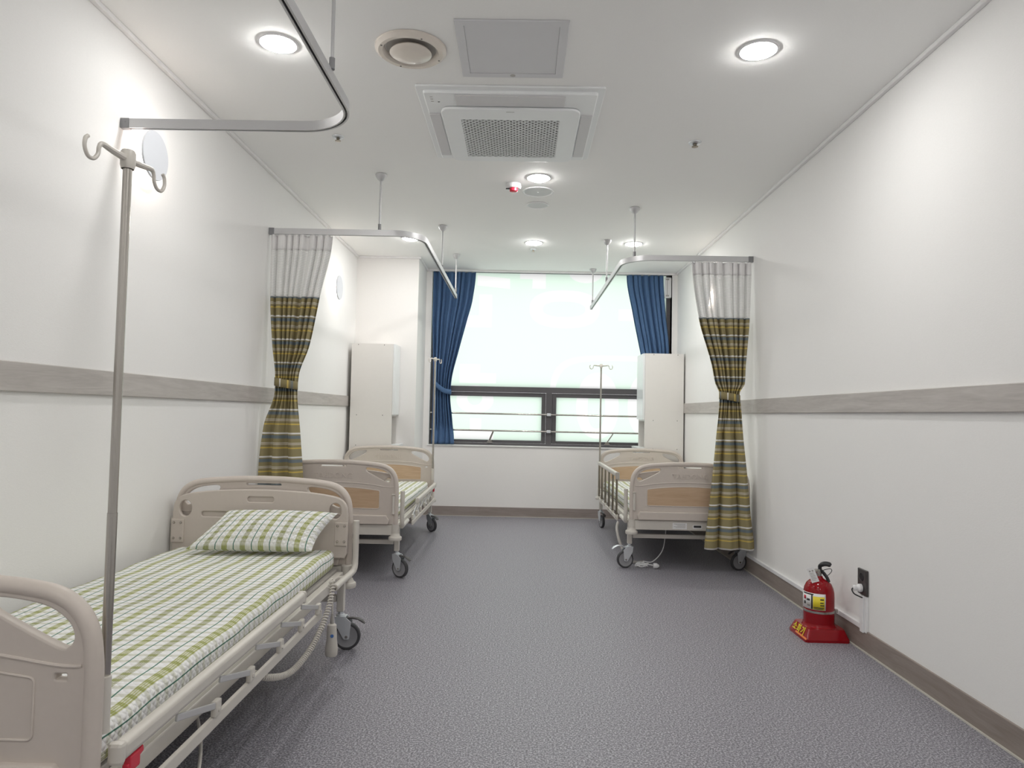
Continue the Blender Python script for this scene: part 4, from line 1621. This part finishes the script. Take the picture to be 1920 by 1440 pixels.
bd.lathe([(r + 0.0002, 0.127), (r + 0.0022, 0.128), (r + 0.0022, 0.138), (r + 0.0002, 0.139)], seg=44)
bd.box(0.070, 0.084, -0.03, -0.018, 0.126, 0.142, 0.002)
bd.build('band', 'steel', fe)


def wrap(a0, a1, z0, z1, off, name, mat, parent, n_=16):
    w = MB()
    R_ = r + off
    w.grid(n_, 1, lambda u, v_: Vector((R_ * math.cos(a0 + (a1 - a0) * u), R_ * math.sin(a0 + (a1 - a0) * u), z0 + (z1 - z0) * v_)))
    return w.build(name, mat, parent, 60, 0.0004)


D2R = math.radians
lb = wrap(D2R(165), D2R(272), 0.146, 0.226, 0.0008, 'label', 'paper', fe)
wrap(D2R(226), D2R(268), 0.148, 0.212, 0.0014, 'yellow_panel', 'yellow', lb, 10)
wrap(D2R(219), D2R(225), 0.148, 0.218, 0.0014, 'black_strip', 'ink', lb, 4)
wrap(D2R(180), D2R(228), 0.217, 0.223, 0.0014, 'title_print', 'ink', lb, 8)
for i, (a0, a1, z0, z1, m_) in enumerate(((183, 196, 0.190, 0.208, 'redlamp'), (200, 214, 0.186, 0.196, 'ink'), (184, 194, 0.166, 0.180, 'ink'), (202, 216, 0.160, 0.176, 'grey'),
                                          (252, 265, 0.196, 0.202, 'ink'), (252, 264, 0.180, 0.185, 'ink'), (252, 266, 0.168, 0.173, 'ink'), (229, 265, 0.156, 0.160, 'ink'), (231, 262, 0.150, 0.153, 'ink'))):
    wrap(D2R(a0), D2R(a1), z0, z1, 0.0020, 'label_print', m_, lb, 4)
va = MB()
va.cyl((0, 0, 0.300), (0, 0, 0.322), 0.013, 16)
va.box(-0.016, 0.018, -0.010, 0.010, 0.314, 0.336, 0.003)
va.cyl((-0.012, -0.002, 0.326), (-0.034, -0.004, 0.326), 0.010, 14)
va.build('valve', 'steel', fe)
hd = MB()
hd.tube(catmull([(0.006, 0, 0.334), (0.004, -0.006, 0.352), (0.016, -0.016, 0.364), (0.034, -0.026, 0.366), (0.046, -0.034, 0.360)], 5),
        [(0.009, 0.011)] * 8 + [(0.010, 0.013)] * 11 + [(0.006, 0.010)] * 2, 10)
hd.build('squeeze_lever', 'black', fe)
hd = MB()
hd.tube(catmull([(0.010, -0.002, 0.330), (0.022, -0.010, 0.315), (0.034, -0.018, 0.296), (0.040, -0.024, 0.276)], 5), (0.008, 0.012), 10)
hd.build('hose_nozzle', 'black', fe)
pn = MB()
pn.tube(catmull([(0.018, 0, 0.326), (0.036, -0.006, 0.336), (0.054, -0.012, 0.340), (0.060, -0.012, 0.330), (0.050, -0.010, 0.314), (0.040, -0.006, 0.306), (0.030, -0.002, 0.318)], 5, True), 0.0018, 6, closed=True)
pn.build('safety_pin', 'black', fe)
tg_ = MB()
mt = Matrix.Translation((-0.045, -0.035, 0.312)) @ Matrix.Rotation(math.radians(-32), 4, 'Z') @ Matrix.Rotation(math.radians(-22), 4, 'Y')
tg_.box(-0.018, 0.018, -0.0008, 0.0008, -0.036, 0.036, 0, mt)
tgo = tg_.build('tag', 'paper', fe)
tp = MB()
for i, w_ in enumerate((0.020, 0.022, 0.024, 0.022, 0.024, 0.018)):
    tp.box(-0.012, -0.012 + w_, -0.0013, -0.0008, 0.008 - i * 0.007, 0.0105 - i * 0.007, 0, mt)
tp.box(-0.011, -0.003, -0.0013, -0.0008, 0.016, 0.024, 0, mt)
tp.box(0.003, 0.011, -0.0013, -0.0008, 0.016, 0.024, 0, mt)
tp.build('tag_print', 'grey', tgo)
